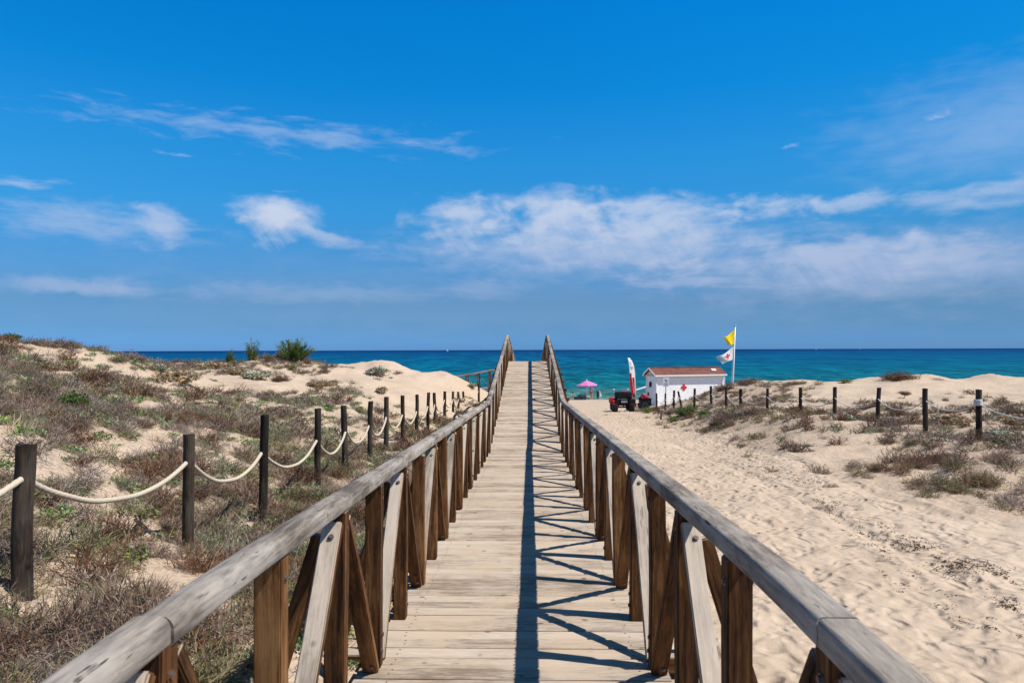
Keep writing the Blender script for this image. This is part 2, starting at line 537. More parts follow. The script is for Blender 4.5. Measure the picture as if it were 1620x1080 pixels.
def build_ground():
    ys = [-6.0]
    while ys[-1] < 135:
        y = ys[-1]
        ys.append(y + max(.055, .0075 * abs(y)) if y > 0 else y + .25)
    ys = np.array(ys)
    nt = 440
    t = np.linspace(-1, 1, nt)
    t = np.sign(t) * (.55 * np.abs(t) + .45 * np.abs(t) ** 2.2)
    W = 9 + 1.15 * np.maximum(ys, 0)
    X = t[None, :] * W[:, None]
    Y = np.repeat(ys[:, None], nt, 1)
    Z = height(X, Y)
    V = np.stack([X, Y, Z], -1).reshape(-1, 3)
    i = np.arange(len(ys) - 1)[:, None] * nt + np.arange(nt - 1)[None, :]
    F = np.stack([i, i + 1, i + nt + 1, i + nt], -1).reshape(-1, 4)
    veg = vegetation(X.ravel(), Y.ravel())
    pm = path_mask(X.ravel(), Y.ravel())
    wet = 1 - sstep(.05, .38, Z.ravel() + .1 * (fbm(X.ravel() * .3, Y.ravel() * .3, 5) - .5))
    xx, yy2 = X.ravel(), Y.ravel()
    litter = np.maximum((xx > 1) * (1 - sstep(26, 34, yy2)) * sstep(3.6, 6.5, xx), (xx < -1) * (1 - sstep(22, 30, yy2)))
    m, tt, b = mat_new("sand")
    co = tt.new("ShaderNodeTexCoord").outputs["Object"]
    av = tt.new("ShaderNodeAttribute", attribute_name="veg").outputs["Fac"]
    ap = tt.new("ShaderNodeAttribute", attribute_name="trodden").outputs["Fac"]
    aw = tt.new("ShaderNodeAttribute", attribute_name="wet").outputs["Fac"]
    ali = tt.new("ShaderNodeAttribute", attribute_name="litter").outputs["Fac"]
    n1 = tt.noise(co, .8, 5, .6); n2 = tt.noise(co, 9, 5, .65); n3 = tt.noise(co, 70, 3, .7)
    k = tt.m('ADD', tt.m('MULTIPLY', n1, .4), tt.m('ADD', tt.m('MULTIPLY', n2, .4), tt.m('MULTIPLY', n3, .2)))
    c = tt.ramp(k, [(.32, (.42, .314, .225)), (.5, (.50, .387, .287)), (.68, (.575, .457, .347))])
    # plant litter lying on the overgrown sand, and crumbs of dry weed along the edges of the track
    l1 = tt.noise(tt.vm('MULTIPLY', co, (1, 1, 1)), 26, 5, .7)
    lit = tt.m('MULTIPLY', tt.range(l1, .43, .60), tt.m('MAXIMUM', tt.range(av, .02, .7, .06, .9), tt.m('MULTIPLY', tt.range(tt.noise(co, .55, 4, .6), .38, .60, .18, .8), tt.m('MULTIPLY', ali, tt.range(ap, .7, .2, 0, 1)))))
    c = tt.mix(lit, c, tt.ramp(n2, [(.3, (.20, .145, .11)), (.7, (.34, .25, .19))]))
    l2 = tt.noise(co, 17, 4, .75)
    edge = tt.m('MULTIPLY', tt.range(l2, .655, .70), tt.m('MULTIPLY', tt.range(tt.noise(tt.vm('MULTIPLY', co, (1, .25, 1)), 1.1, 3), .45, .62), tt.range(ap, .98, .5, .15, .9)))
    c = tt.mix(edge, c, (.10, .065, .045))
    c = tt.mix(tt.m('MULTIPLY', aw, .6), c, (.20, .155, .105))
    tt.put(b.inputs["Base Color"], c)
    tt.put(b.inputs["Roughness"], tt.range(aw, 0, 1, .95, .5))
    b.inputs["Specular IOR Level"].default_value = .15
    # footprints: soft cells pressed into the track
    wv = tt.vm('ADD', co, tt.vm('SCALE', tt.noise(co, 2.2, 2, out=1), sc=.35))
    vo = tt.new("ShaderNodeTexVoronoi", feature='SMOOTH_F1'); vo.inputs["Scale"].default_value = 5.2
    vo.inputs["Smoothness"].default_value = .35
    tt.put(vo.inputs["Vector"], tt.vm('MULTIPLY', wv, (1.25, .85, 1)))
    vo2 = tt.new("ShaderNodeTexVoronoi", feature='SMOOTH_F1'); vo2.inputs["Scale"].default_value = 10.5
    tt.put(vo2.inputs["Vector"], wv)
    feet = tt.m('ADD', tt.range(vo.outputs["Distance"], .08, .55), tt.m('MULTIPLY', tt.range(vo2.outputs["Distance"], .1, .6), .45))
    vo3 = tt.new("ShaderNodeTexVoronoi", feature='SMOOTH_F1'); vo3.inputs["Scale"].default_value = 2.1
    tt.put(vo3.inputs["Vector"], tt.vm('MULTIPLY', wv, (1.5, .8, 1)))
    feet = tt.m('ADD', feet, tt.m('MULTIPLY', tt.range(vo3.outputs['Distance'], .05, .30), .4))
    h = tt.m('MULTIPLY', feet, tt.range(ap, 0, 1, .28, 1.0))
    h = tt.m('ADD', h, tt.m('ADD', tt.m('MULTIPLY', n2, .45), tt.m('MULTIPLY', n3, .10)))
    bump(tt, b, h, .8, .036)
    me = np_mesh("ground", V, F, m, smooth=True, floats=dict(veg=veg, trodden=pm, wet=wet, litter=litter))
    tag(link("ground", me), "pale sandy dunes and trodden sand track sloping to the sea", "ground", kind="structure")


build_ground()

# ------------------------------------------------------------------ sea
def build_sea():
    ys = [70.0]
    while ys[-1] < 42000:
        ys.append(ys[-1] + max(.35, (ys[-1] - 60) * .012))
    ys = np.array(ys)
    nt = 360
    t = np.linspace(-1, 1, nt)
    W = 60 + 1.6 * ys
    X = t[None, :] * W[:, None]
    Y = np.repeat(ys[:, None], nt, 1)
    near = 1 - sstep(110, 260, Y)
    ph = Y * (2 * np.pi / 7.5) + 2.2 * (fbm(X * .05, Y * .05, 91, 3) - .5) * 4
    Z = near * (.07 * np.sin(ph) + .14 * (fbm(X * .12, Y * .35, 93, 3) - .5))
    # one low breaker just off the beach
    by = 92 + 3.0 * (fbm(X * .06, X * 0, 95, 3) - .5) * 2
    br = np.exp(-((Y - by) / 1.1) ** 2) * sstep(.4, .62, fbm(X * .05 + 9, X * 0 + 2, 97, 3))
    Z = Z + br * .28
    V = np.stack([X, Y, Z], -1).reshape(-1, 3)
    i = np.arange(len(ys) - 1)[:, None] * nt + np.arange(nt - 1)[None, :]
    F = np.stack([i, i + 1, i + nt + 1, i + nt], -1).reshape(-1, 4)
    m, tt, b = mat_new("sea_water")
    co = tt.new("ShaderNodeTexCoord").outputs["Object"]
    x, y, z = tt.sep(co)
    # water over shallow sand is green, over the deep it is dark blue
    ly = tt.m('LOGARITHM', y, 10.0)
    big = tt.noise(tt.xyz(tt.m('MULTIPLY', x, .012), tt.m('MULTIPLY', ly, 9), 0), 1.0, 4, .55)
    yy = tt.m('ADD', ly, tt.m('MULTIPLY', tt.m('SUBTRACT', big, .5), .22))
    c = tt.ramp(tt.range(yy, 1.92, 3.6, 0, 1, False),
                [(0, (.115, .16, .105)), (.03, (.045, .15, .14)), (.10, (.003, .112, .150)), (.28, (.0, .086, .165)), (.5, (.0, .068, .165)), (.72, (.0, .052, .155)), (1.0, (.0, .030, .115))])
    # chop: streaks of lighter and darker water whose size grows with the swell seen
    s1 = tt.noise(tt.vm('MULTIPLY', co, (.10, .30, 1)), 1.0, 4, .6)
    s2 = tt.noise(tt.vm('MULTIPLY', co, (.025, .05, 1)), 1.0, 4, .6)
    def band(sx, sy, a, b_, c_, d_):
        n = tt.noise(tt.vm('MULTIPLY', co, (sx, sy, 1)), 1.0, 4, .62, .3)
        return tt.m('MULTIPLY', tt.m('SUBTRACT', n, .5), tt.m('MULTIPLY', tt.range(y, a, b_, .25, 1), tt.range(y, c_, d_, 1, .25)))
    s3 = tt.m('ADD', tt.m('ADD', band(.42, .20, 60, 70, 130, 260), band(.17, .045, 90, 160, 350, 700)), tt.m('ADD', band(.06, .006, 300, 500, 1200, 2200), band(.02, .0013, 1000, 1500, 40000, 50000)))
    k = tt.m('ADD', tt.m('ADD', tt.m('MULTIPLY', tt.m('SUBTRACT', s1, .5), .25), tt.m('MULTIPLY', tt.m('SUBTRACT', s2, .5), .5)), tt.m('MULTIPLY', s3, 2.3))
    c = tt.mix(1.0, c, tt.ramp(tt.range(k, -.45, .45, 0, 1, False), [(0, (.40, .52, .60)), (.5, (1, 1, 1)), (1, (2.4, 1.65, 1.45))]), 'MULTIPLY')
    # foam
    f1 = tt.noise(tt.vm('MULTIPLY', co, (.22, .75, 1)), 1.0, 5, .7)
    f2 = tt.noise(tt.vm('MULTIPLY', co, (.045, .12, 1)), 1.0, 3, .6)
    cap = tt.m('MULTIPLY', tt.range(f1, .66, .72), tt.m('MULTIPLY', tt.range(f2, .5, .62), tt.range(y, 120, 420, .75, 0)))
    att = tt.new("ShaderNodeAttribute", attribute_name="foam").outputs["Fac"]
    fo = tt.m('MULTIPLY', att, tt.range(tt.noise(tt.vm('MULTIPLY', co, (.35, .9, 1)), 1.0, 5, .7), .44, .64))
    c = tt.mix(tt.m('MAXIMUM', cap, fo), c, (.72, .75, .74))
    tt.put(b.inputs["Base Color"], c)
    b.inputs["Roughness"].default_value = .6
    b.inputs["Specular IOR Level"].default_value = 0.0
    # chopped water throws back only part of the low sky even at a flat angle
    gl = tt.new("ShaderNodeBsdfGlossy"); gl.inputs["Roughness"].default_value = .35
    mx = tt.new("ShaderNodeMixShader"); mx.inputs[0].default_value = .03
    df = tt.new("ShaderNodeBsdfDiffuse"); tt.put(df.inputs["Color"], c)
    tt.l.new(df.outputs[0], mx.inputs[1]); tt.l.new(gl.outputs[0], mx.inputs[2]); tt.l.new(mx.outputs[0], tt.n["Material Output"].inputs[0])
    nrm = bump(tt, b, tt.m('ADD', s1, tt.m('MULTIPLY', tt.noise(tt.vm('MULTIPLY', co, (.6, 1.5, 1)), 1.0, 4), .5)), .35, .5)
    tt.put(df.inputs['Normal'], nrm); tt.put(gl.inputs['Normal'], nrm)
    shore = np.exp(-((Y - 87.2 - 1.2 * (fbm(X * .09, X * 0, 99, 3) - .5)) / .7) ** 2) * .55
    for yy0, wd, k, sd in ((89.3, .6, .45, 1), (97, .9, .4, 2), (104, 1.1, .34, 3), (113, 1.3, .3, 4)):
        yl = yy0 + 8 * (fbm(X * .035, X * 0 + sd, 120 + sd, 3) - .5)
        shore = shore + k * np.exp(-((Y - yl) / wd) ** 2) * sstep(.46, .62, fbm(X * .045 + sd * 5, X * 0, 130 + sd, 3))
    foam = np.clip(br * 1.3 + shore, 0, 1)
    me = np_mesh("sea", V, F, m, smooth=True, floats=dict(foam=foam))
    tag(link("sea", me), "blue sea, turquoise near the beach and dark at the horizon", "sea", kind="structure")


build_sea()

# ------------------------------------------------------------------ boardwalk
POST_Y = lambda k: 1.55 + .75 * k
KY = [-1.5, 1.55, 14.3, 27.05, 44.5]
KZ = [-1.75, -1.605, -2.06, -.437, -2.04]


def deck_z(y): return E + float(np.interp(y, KY, KZ))


def smooth_deck(y, w=.55):
    """the handrail eases round the bends of the deck"""
    return float(np.mean([deck_z(y + q * w) for q in (-1, -.6, -.2, .2, .6, 1)]))


XL, XR = -.835, .665
PW = .08


def rail_profile(w, h, r, n=4):
    pts = []
    for cx, cz, a0 in ((w / 2 - r, h - r, 0), (-w / 2 + r, h - r, 90), (-w / 2 + .012, .012, 180), (w / 2 - .012, .012, 270)):
        rr = r if cz > .02 else .012
        for k in range(n + 1):
            a = R(a0 + 90 * k / n)
            pts.append((cx + rr * math.cos(a), cz + rr * math.sin(a)))
    return pts


def sweep(name, pts, prof, parent, mat, seed=0):
    """profile (across, up) swept along points; ends closed"""
    V, F = [], []
    n = len(prof)
    for i, p in enumerate(pts):
        t = (pts[min(i + 1, len(pts) - 1)] - pts[max(i - 1, 0)]).normalized()
        a = t.cross(Vector((0, 0, 1))).normalized()
        u = a.cross(t).normalized()
        w1 = 1 + .05 * (mnoise.noise(Vector((p.x * .7 + seed, p.y * .9, p.z))))
        for k, (x, z) in enumerate(prof):
            j = 1 + .035 * mnoise.noise(Vector((x * 9 + seed, p.dot(t) * 1.3 + k * .2, seed)))
            V.append(p + a * x * w1 * j + u * z * w1 * j)
    for i in range(len(pts) - 1):
        for k in range(n):
            F.append((i * n + k, i * n + (k + 1) % n, (i + 1) * n + (k + 1) % n, (i + 1) * n + k))
    me = bpy.data.meshes.new(name)
    o0 = pts[0].copy()
    F.append(tuple(range(n))[::-1]); F.append(tuple(range((len(pts) - 1) * n, len(pts) * n)))
    me.from_pydata([v - o0 for v in V], [], F)
    bm = bmesh.new(); bm.from_mesh(me); bmesh.ops.recalc_face_normals(bm, faces=bm.faces); bm.to_mesh(me); bm.free()
    me.polygons.foreach_set("use_smooth", np.ones(len(me.polygons), bool)); me.set_sharp_from_angle(angle=R(35))
    me.materials.append(mat)
    return link(name, me, parent, o0)


def board_mesh(name, sx, sy, L, mat, seed, bev=.005, ns=6, bolts=()):
    """a sawn board standing on its end along +z, very slightly bowed"""
    bm = bmesh.new()
    bmesh.ops.create_cube(bm, size=1, matrix=Matrix.Translation((0, 0, L / 2)) @ Matrix.Diagonal((sx, sy, L, 1)))
    zs = [e for e in bm.edges if abs(e.verts[0].co.z - e.verts[1].co.z) > L / 2]
    bmesh.ops.subdivide_edges(bm, edges=zs, cuts=ns, use_grid_fill=True)
    bmesh.ops.bevel(bm, geom=[e for e in bm.edges if len(e.link_faces) == 2 and e.calc_face_angle(0) > 1], offset=bev, segments=2, affect='EDGES')
    for v in bm.verts:
        q = v.co.z / L
        v.co.x += .004 * math.sin(q * 3.1 + seed) + .0025 * mnoise.noise(Vector((seed * 3, q * 4, v.co.y * 8)))
        v.co.y += .004 * math.cos(q * 2.7 + seed * 2)
    for bx_, by_, bz_, br_ in bolts:      # bolt heads with their washers
        ax = Vector((1, 0, 0)) if abs(bx_) > abs(by_) else Vector((0, 1, 0))
        q = ax.to_track_quat('Z', 'Y').to_matrix().to_4x4()
        for rr, hh in ((br_ * 1.6, .006), (br_, .018)):
            rr_ = bmesh.ops.create_cone(bm, cap_ends=True, segments=8, radius1=rr, radius2=rr * .92, depth=hh, matrix=Matrix.Translation((bx_, by_, bz_)) @ q)
            for f in {f for v in rr_['verts'] for f in v.link_faces}: f.material_index = 1
    me = bpy.data.meshes.new(name); bm.to_mesh(me); bm.free()
    me.polygons.foreach_set("use_smooth", np.ones(len(me.polygons), bool)); me.set_sharp_from_angle(angle=R(40))
    me.materials.append(mat)
    if bolts: me.materials.append(M['bolt'])
    return me


POSTS = [board_mesh("post", PW + .003 * s, PW, .976, M['post'], s, bolts=[(PW / 2, .012, .09, .011), (-PW / 2, .012, .09, .011), (PW / 2, -.01, .17, .011), (-PW / 2, -.01, .17, .011), (PW / 2, .0, .90, .010), (-PW / 2, .0, .90, .010)]) for s in range(4)]
BRACES = [board_mesh("diagonal_brace", .076 + .002 * s, .04, 1.1, M['brace'], s + 9, bolts=[(.012, -.021, .06, .008), (-.014, .021, .07, .008), (.01, -.021, 1.03, .008), (-.012, .021, 1.04, .008)]) for s in range(4)]
STRUTS = [board_mesh("outer_strut", .05, .07, .95, M['brace'], s + 5) for s in range(2)]
JOIST = board_mesh("joist", .10, .13, 2.5, M['post'], 3)


def between(me, name, parent, a, b, L, side=Vector((1, 0, 0))):
    """place a board of length L along z so that it runs from a to b, its local x along side"""
    zax = (b - a); ln = zax.length; zax.normalize()
    xax = (side - zax * side.dot(zax)).normalized()
    yax = zax.cross(xax)
    m = Matrix((xax, yax, zax)).transposed().to_4x4()
    o = link(name, me, parent)
    o.matrix_local = Matrix.Translation(a) @ m @ Matrix.Diagonal((1, 1, ln / L, 1))
    return o


def plank_deck(name, parent, y0, y1, x0, x1, zf):
    V, F, T, SC = [], [], [], []
    y = y0
    while y < y1 - .05:
        w = .138 + random.uniform(-.003, .003)
        g = random.uniform(.013, .020)
        ya, yb = y, min(y + w - g, y1)
        dz = random.uniform(-.002, .002)
        a, b = x0 + random.uniform(-.012, .012), x1 + random.uniform(-.012, .012)
        n = len(V) 
        tn = random.random()
        nx = 6
        for q in range(nx + 1):
            x = a + (b - a) * q / nx
            bow = .0025 * math.sin(q * 1.3 + tn * 9)
            for (yy, zz) in ((ya + bow, -.040), (ya + bow, -.008), (ya + bow + .009, 0), (yb + bow - .009, 0), (yb + bow, -.008), (yb + bow, -.040)):
                V.append((x, yy, zf(yy) + zz + dz)); T.append(tn)
        for q in range(nx):
            for k in range(6):
                F.append((n + q * 6 + k, n + q * 6 + (k + 1) % 6, n + q * 6 + 6 + (k + 1) % 6, n + q * 6 + 6 + k))
        F.append(tuple(n + k for k in range(6))[::-1]); F.append(tuple(n + nx * 6 + k for k in range(6)))
        for sx in (x0 + .16, (x0 + x1) / 2, x1 - .15):     # two screws over each bearer
            for sy in (ya + .035, yb - .035):
                cx_, cy_ = sx + random.uniform(-.012, .012), sy + random.uniform(-.006, .006)
                n = len(V)
                for q in range(6):
                    V.append((cx_ + .0055 * math.cos(q * 1.047), cy_ + .0055 * math.sin(q * 1.047), zf(cy_) + dz + .0015 + .0 * q)); T.append(0)
                SC.append(len(F)); F.append(tuple(range(n, n + 6)))
        y += w
    me = bpy.data.meshes.new(name)
    me.from_pydata(V, [], F)
    for q in SC: me.polygons[q].material_index = 1
    bm = bmesh.new(); bm.from_mesh(me); bmesh.ops.recalc_face_normals(bm, faces=bm.faces); bm.to_mesh(me); bm.free()
    a = me.attributes.new("tone", 'FLOAT', 'POINT'); a.data.foreach_set("value", np.array(T, np.float32))
    me.materials.append(M['deck']); me.materials.append(M['bolt'])
    return link(name, me, parent)


def railing(parent, ks, flip=0):
    for si, X in enumerate((XL, XR)):
        sg = -1 if si == 0 else 1
        for k in ks:
            y = POST_Y(k)
            o = link("post", random.choice(POSTS), parent, (X + random.uniform(-.004, .004), y, deck_z(y) - .003))
            o.rotation_euler = (random.uniform(-.008, .008), random.uniform(-.008, .008), random.choice((0, math.pi)))
            o.scale = (1, 1, random.uniform(.985, 1.0))
            if k + 1 <= ks[-1]:
                y2 = POST_Y(k + 1)
                if k % 2 == 0:   # this post carries both diagonals at its head, the next one at its foot
                    top, bot = (y + .06, deck_z(y + .06) + .93), (y2 - .075, deck_z(y2 - .075) + .008)
                else:
                    top, bot = (y2 - .06, deck_z(y2 - .06) + .93), (y + .075, deck_z(y + .075) + .008)
                between(random.choice(BRACES), "diagonal_brace", parent, Vector((X, *bot)), Vector((X, *top)), 1.1)
            if k % 2 == 0:
                between(STRUTS[si], "outer_strut", parent, Vector((X + sg * .40, y, deck_z(y) - .19)), Vector((X + sg * .065, y, deck_z(y) + .86)), .95, Vector((0, 1, 0)))


def handrails(parent, joints, h=.970):
    for si, X in enumerate((XL, XR)):
        prof = rail_profile(.096, .068, (.028, .015)[si])
        for a, b in zip(joints[:-1], joints[1:]):
            n = max(3, int((b - a) / .22))
            off = random.uniform(-.005, .005)
            pts = [Vector((X + off, a + .0008 + (b - a - .0016) * i / n, smooth_deck(a + .0008 + (b - a - .0016) * i / n) + h + (.004 if si else 0))) for i in range(n + 1)]
            sweep("handrail", pts, prof, parent, M['rail'], seed=a + si * 31)


bw = empty("boardwalk", (0, 0, 0), "weathered wooden boardwalk with criss-cross railings running away and up a ramp", "boardwalk")
plank_deck("deck", bw, -1.3, 27.05, -.90, .725, deck_z)
KS = list(range(-1, 35))
railing(bw, KS)
handrails(bw, [-.6, 1.55, 4.55, 8.3, 11.9, 16.4, 20.3, 24.05, 27.05])
LEG = board_mesh("support_leg", .12, .12, 2.6, M['post'], 8)
for k in range(0, 35, 2):
    y = POST_Y(k)
    if k == 34: y -= .08
    o = link("joist", JOIST, bw, (-1.335, y, deck_z(y) - .262)); o.rotation_euler = (0, R(90), 0)
    for X in (-.70, .53):
        g = hz(X, y) - .3
        top = deck_z(y) - .33
        if top - hz(X, y) > .05: between(LEG, "support_leg", bw, Vector((X, y, g)), Vector((X, y, top)), 2.6)
for X in (-.78, -.08, .60):
    pts = [Vector((X, y, deck_z(y) - .191)) for y in (-1.2, 1.55, 14.3, 26.95)]
    sweep("stringer", pts, [(.04, 0), (.04, .148), (-.04, .148), (-.04, 0)], bw, M['post'])

fb = empty("boardwalk", (0, 27.1, deck_z(27.1)), "far boardwalk dropping beyond the ramp crest, with a railed side branch behind the dune", "boardwalk")
off = Matrix.Translation((0, -27.1, -deck_z(27.1)))
nb = set(o.name for o in bpy.data.objects)
plank_deck("deck", fb, 27.06, 44.2, -.90, .725, deck_z)
railing(fb, list(range(35, 56)))
handrails(fb, [27.06, 30.8, 34.5, 38.3, 41.4])
for k in range(36, 56, 2):
    y = POST_Y(k)
    o = link("joist", JOIST, fb, (-1.335, y, deck_z(y) - .262)); o.rotation_euler = (0, R(90), 0)
    for X in (-.70, .53):
        g = hz(X, y) - .3
        top = deck_z(y) - .33
        if top > hz(X, y) + .05: between(LEG, "support_leg", fb, Vector((X, y, g)), Vector((X, y, top)), 2.6)


# side branch going left along the beach behind the dune
def br_z(x): return E - 1.98 + .178 * (x + .95)


V, F, T = [], [], []
x = -.96
while x > -8.5:
    w = .13; tn = random.random(); n = len(V)
    za, zb = br_z(x), br_z(x - w)
    for (xx, zz) in ((x, za), (x - w, zb)):
        V += [(xx, 42.0, zz), (xx, 43.5, zz), (xx, 43.5, zz - .04), (xx, 42.0, zz - .04)]
        T += [tn] * 4
    F += [tuple(n + q for q in f) for f in ((0, 1, 5, 4), (3, 7, 6, 2), (0, 4, 7, 3), (1, 2, 6, 5), (0, 3, 2, 1), (4, 5, 6, 7))]
    x -= w + .008
me = bpy.data.meshes.new("branch_deck"); me.from_pydata(V, [], F)
a = me.attributes.new("tone", 'FLOAT', 'POINT'); a.data.foreach_set("value", np.array(T, np.float32))
me.materials.append(M['deck']); link("branch_deck", me, fb)
for Yr in (42.0, 43.46):
    pts = [Vector((-1.0 - .3 * i, Yr, br_z(-1.0 - .3 * i) + .945)) for i in range(25)]
    sweep("handrail", pts, rail_profile(.11, .085, .03), fb, M['rail'], seed=Yr)
    for i in range(11):
        x = -1.05 - .68 * i
        o = link("post", random.choice(POSTS), fb, (x, Yr, br_z(x)))
        if br_z(x) - hz(x, Yr) > .2 and i % 2 == 0:
            between(LEG, "support_leg", fb, Vector((x, Yr, hz(x, Yr) - .2)), Vector((x, Yr, br_z(x) - .04)), 2.6)
        if i < 10 and Yr < 43:
            x2 = x - .68
            p, q = ((x - .05, br_z(x - .05) + .9), (x2 + .05, br_z(x2 + .05) + .02)) if i % 2 else ((x2 + .05, br_z(x2 + .05) + .9), (x - .05, br_z(x - .05) + .02))
            between(random.choice(BRACES), "diagonal_brace", fb, Vector((q[0], Yr, q[1])), Vector((p[0], Yr, p[1])), 1.1, Vector((0, 1, 0)))
bpy.context.view_layer.update()
for o in list(bpy.data.objects):
    if o.parent is fb: o.matrix_local = off @ o.matrix_local


# ------------------------------------------------------------------ rope fences
def fence_post_mesh(r, h, seed):
    mb = MB()
    pts = [Vector((.012 * mnoise.noise(Vector((seed, z * 1.3, 0))) * z * 2, .012 * mnoise.noise(Vector((seed + 7, z * 1.3, 0))) * z * 2, z)) for z in np.linspace(0, h, 9)]
    mb.tube(pts, [r * (1.06 - .05 * i / 8 + .03 * mnoise.noise(Vector((seed, i * .7, 3)))) for i in range(9)], 14)
    for v in mb.bm.verts:
        a = math.atan2(v.co.y, v.co.x)
        s = 1 + .07 * mnoise.noise(Vector((math.cos(a) * 1.8 + seed, math.sin(a) * 1.8, v.co.z * .6)))
        v.co.x *= s; v.co.y *= s
        if v.co.z > h - .01: v.co.z += .018 * mnoise.noise(Vector((v.co.x * 20, v.co.y * 20, seed)))
    top = [f for f in mb.bm.faces if f.normal.z > .9 and f.calc_center_median().z > h - .06]
    bmesh.ops.bevel(mb.bm, geom=[e for e in mb.bm.edges if any(f in top for f in e.link_faces)], offset=.008, segments=2, affect='EDGES')
    return mb.mesh("post", M['fence_post'], angle=50)


def rope_mesh(a, b, sag, r, mat, o0, seed=0):
    mb = MB()
    n, nr = (150, 12) if r > .018 else (26, 8)
    pts = []
    for i in range(n + 1):
        q = i / n
        s = 1 - abs(2 * q - 1) ** 2.1
        wob = .010 * mnoise.noise(Vector((seed, q * 5, 0)))
        pts.append(a.lerp(b, q) + Vector((wob, wob, -sag * s + wob)) - o0)
    mb.tube(pts, r, nr)
    # the laid strands show as a slow spiral on the surface
    if nr == 12:
        ln = (b - a).length
        mb.bm.verts.ensure_lookup_table()
        for k, v in enumerate(mb.bm.verts):
            i, j = divmod(k, nr)
            ph = 3 * (2 * math.pi * j / nr) + i / n * ln * 2 * math.pi / .05
            v.co += (v.co - pts[i]) * .09 * math.sin(ph)
    return mb.mesh("rope", mat, smooth=True)


LFP = []
for i, (px, py, Y) in enumerate(LF_TOP):
    d = P(px, py, Y)
    LFP.append((d.x, Y, d.z))
lf = empty("rope_fence", (LFP[0][0], LFP[0][1], hz(LFP[0][0], LFP[0][1])), "dark wooden posts strung with thick cream rope along the left dune", "rope fence")
LO = Vector(lf.location)
DROP = [.205, .245, .43, .45, .42, .44, .42, .45, .44, .4, .36, .3, .3, .3, .3]
for i, (x, y, zt) in enumerate(LFP):
    g = hz(x, y) - .25
    r = (.055, .050, .050, .049, .049)[min(i, 4)] + random.uniform(-.003, .004)
    o = link("post", fence_post_mesh(r, zt - g, i * 1.7), lf, Vector((x, y, g)) - LO)
    o.rotation_euler = (random.uniform(-.025, .025), random.uniform(-.022, .022), random.uniform(0, 6))
ends = [Vector((x, y, zt - DROP[i])) for i, (x, y, zt) in enumerate(LFP)]
ends = [Vector((LFP[0][0] - .15, 2.4, ends[0].z - .02))] + ends
ends[0] = Vector((-3.2, 2.35, E - 1.02))
for i in range(len(ends) - 1):
    a, b = ends[i], ends[i + 1]
    sag = (.10, .24, .26, .28, .30, .28, .3, .3, .3, .3, .3, .3, .3, .3, .3)[i]
    link("rope", rope_mesh(a, b, sag, .0195 if i < 6 else .021, M['rope'], LO, i), lf)
g = hz(-3.2, 2.35) - .25
link("post", fence_post_mesh(.062, 1.1, 33), lf, Vector((-3.2, 2.35, g)) - LO)
# the rope runs on behind the last visible post, under the ramp's shadow
for i, (x, y, dz) in enumerate([(-2.6, 36.2, .95)]):
    link("post", fence_post_mesh(.055, 1.2, 40 + i), lf, Vector((x, y, hz(x, y) - .25)) - LO)
    link("rope", rope_mesh(ends[-1], Vector((x, y, hz(x, y) + .6)), .3, .012, M['rope'], LO, 50 + i), lf)

RF = [(1720, 618), (1547, 616), (1463, 614), (1388, 613), (1320, 612), (1266, 613), (1213, 614), (1172, 615), (1149, 612), (1125, 611), (1098, 614.5), (1073, 618), (1065.5, 617.5), (1052, 622), (1039, 622), (1026.5, 620)]
RFP = []
for px, py in RF:
    Y = 11506 / (px - 838 + 79.2)
    d = P(px, py, Y); RFP.append((d.x, Y, d.z))
rf = empty("rope_fence", (RFP[1][0], RFP[1][1], hz(RFP[1][0], RFP[1][1])), "dark wooden posts strung with thin white rope curving along the right dune", "rope fence")
LO = Vector(rf.location)
for i, (x, y, zt) in enumerate(RFP):
    g = hz(x, y) - .25
    o = link("post", fence_post_mesh(.052 + random.uniform(-.004, .005), max(.8, zt - g), 60 + i * 1.3), rf, Vector((x, y, g)) - LO)
    o.rotation_euler = (random.uniform(-.02, .02), (-.17 if i == 11 else random.uniform(-.03, .03)), 0)
    if i == 11: o.location.x += .22
ends = [Vector((x, y, zt - (.27 if i < 4 else .30))) for i, (x, y, zt) in enumerate(RFP)]
for i in range(len(ends) - 1):
    link("rope", rope_mesh(ends[i], ends[i + 1], .26 if i != 1 else .2, .0125, M['rope_white'], LO, 70 + i), rf)
mb = MB()       # white rope wound round the near post
for k in range(5):
    x, y, z = ends[1]
    mb.tube([Vector((x, y, z - .05 + k * .024)) - LO + Vector((.066 * math.cos(t), .066 * math.sin(t), .02 * t / 6.3)) for t in np.linspace(0, 6.28, 17)], .0135, 6)
mb.build("rope_knot", M['rope_white'], rf, smooth=True)
# a second, lower rope hangs slack between the posts nearest the hut
for i in (12, 13, 14):
    link("rope", rope_mesh(ends[i] - Vector((0, 0, .45)), ends[i + 1] - Vector((0, 0, .45)), .08, .011, M['rope_white'], LO, 90 + i), rf)

# ------------------------------------------------------------------ lifeguard hut
M['white_board'] = plain("white_painted_board", (.90, .89, .87), .55, .06, 3)
M['white_trim'] = plain("white_trim", (.82, .82, .82), .5, .05, 4)
M['grey_panel'] = plain("grey_panel", (.52, .52, .54), .6, .08, 4)
M['red_paint'] = plain("red_paint", (.62, .012, .02), .45, .1, 8)
M['black_plastic'] = plain("black_plastic", (.008, .008, .009), .5, .3, 10, 0, .25)
M['rubber'] = plain("tyre_rubber", (.02, .02, .021), .85, .3, 14)
M['steel'] = plain("grey_steel", (.38, .40, .43), .35, .15, 12, metal=.7)
M['white_metal'] = plain("white_pole_paint", (.82, .82, .83), .35, .05, 8)


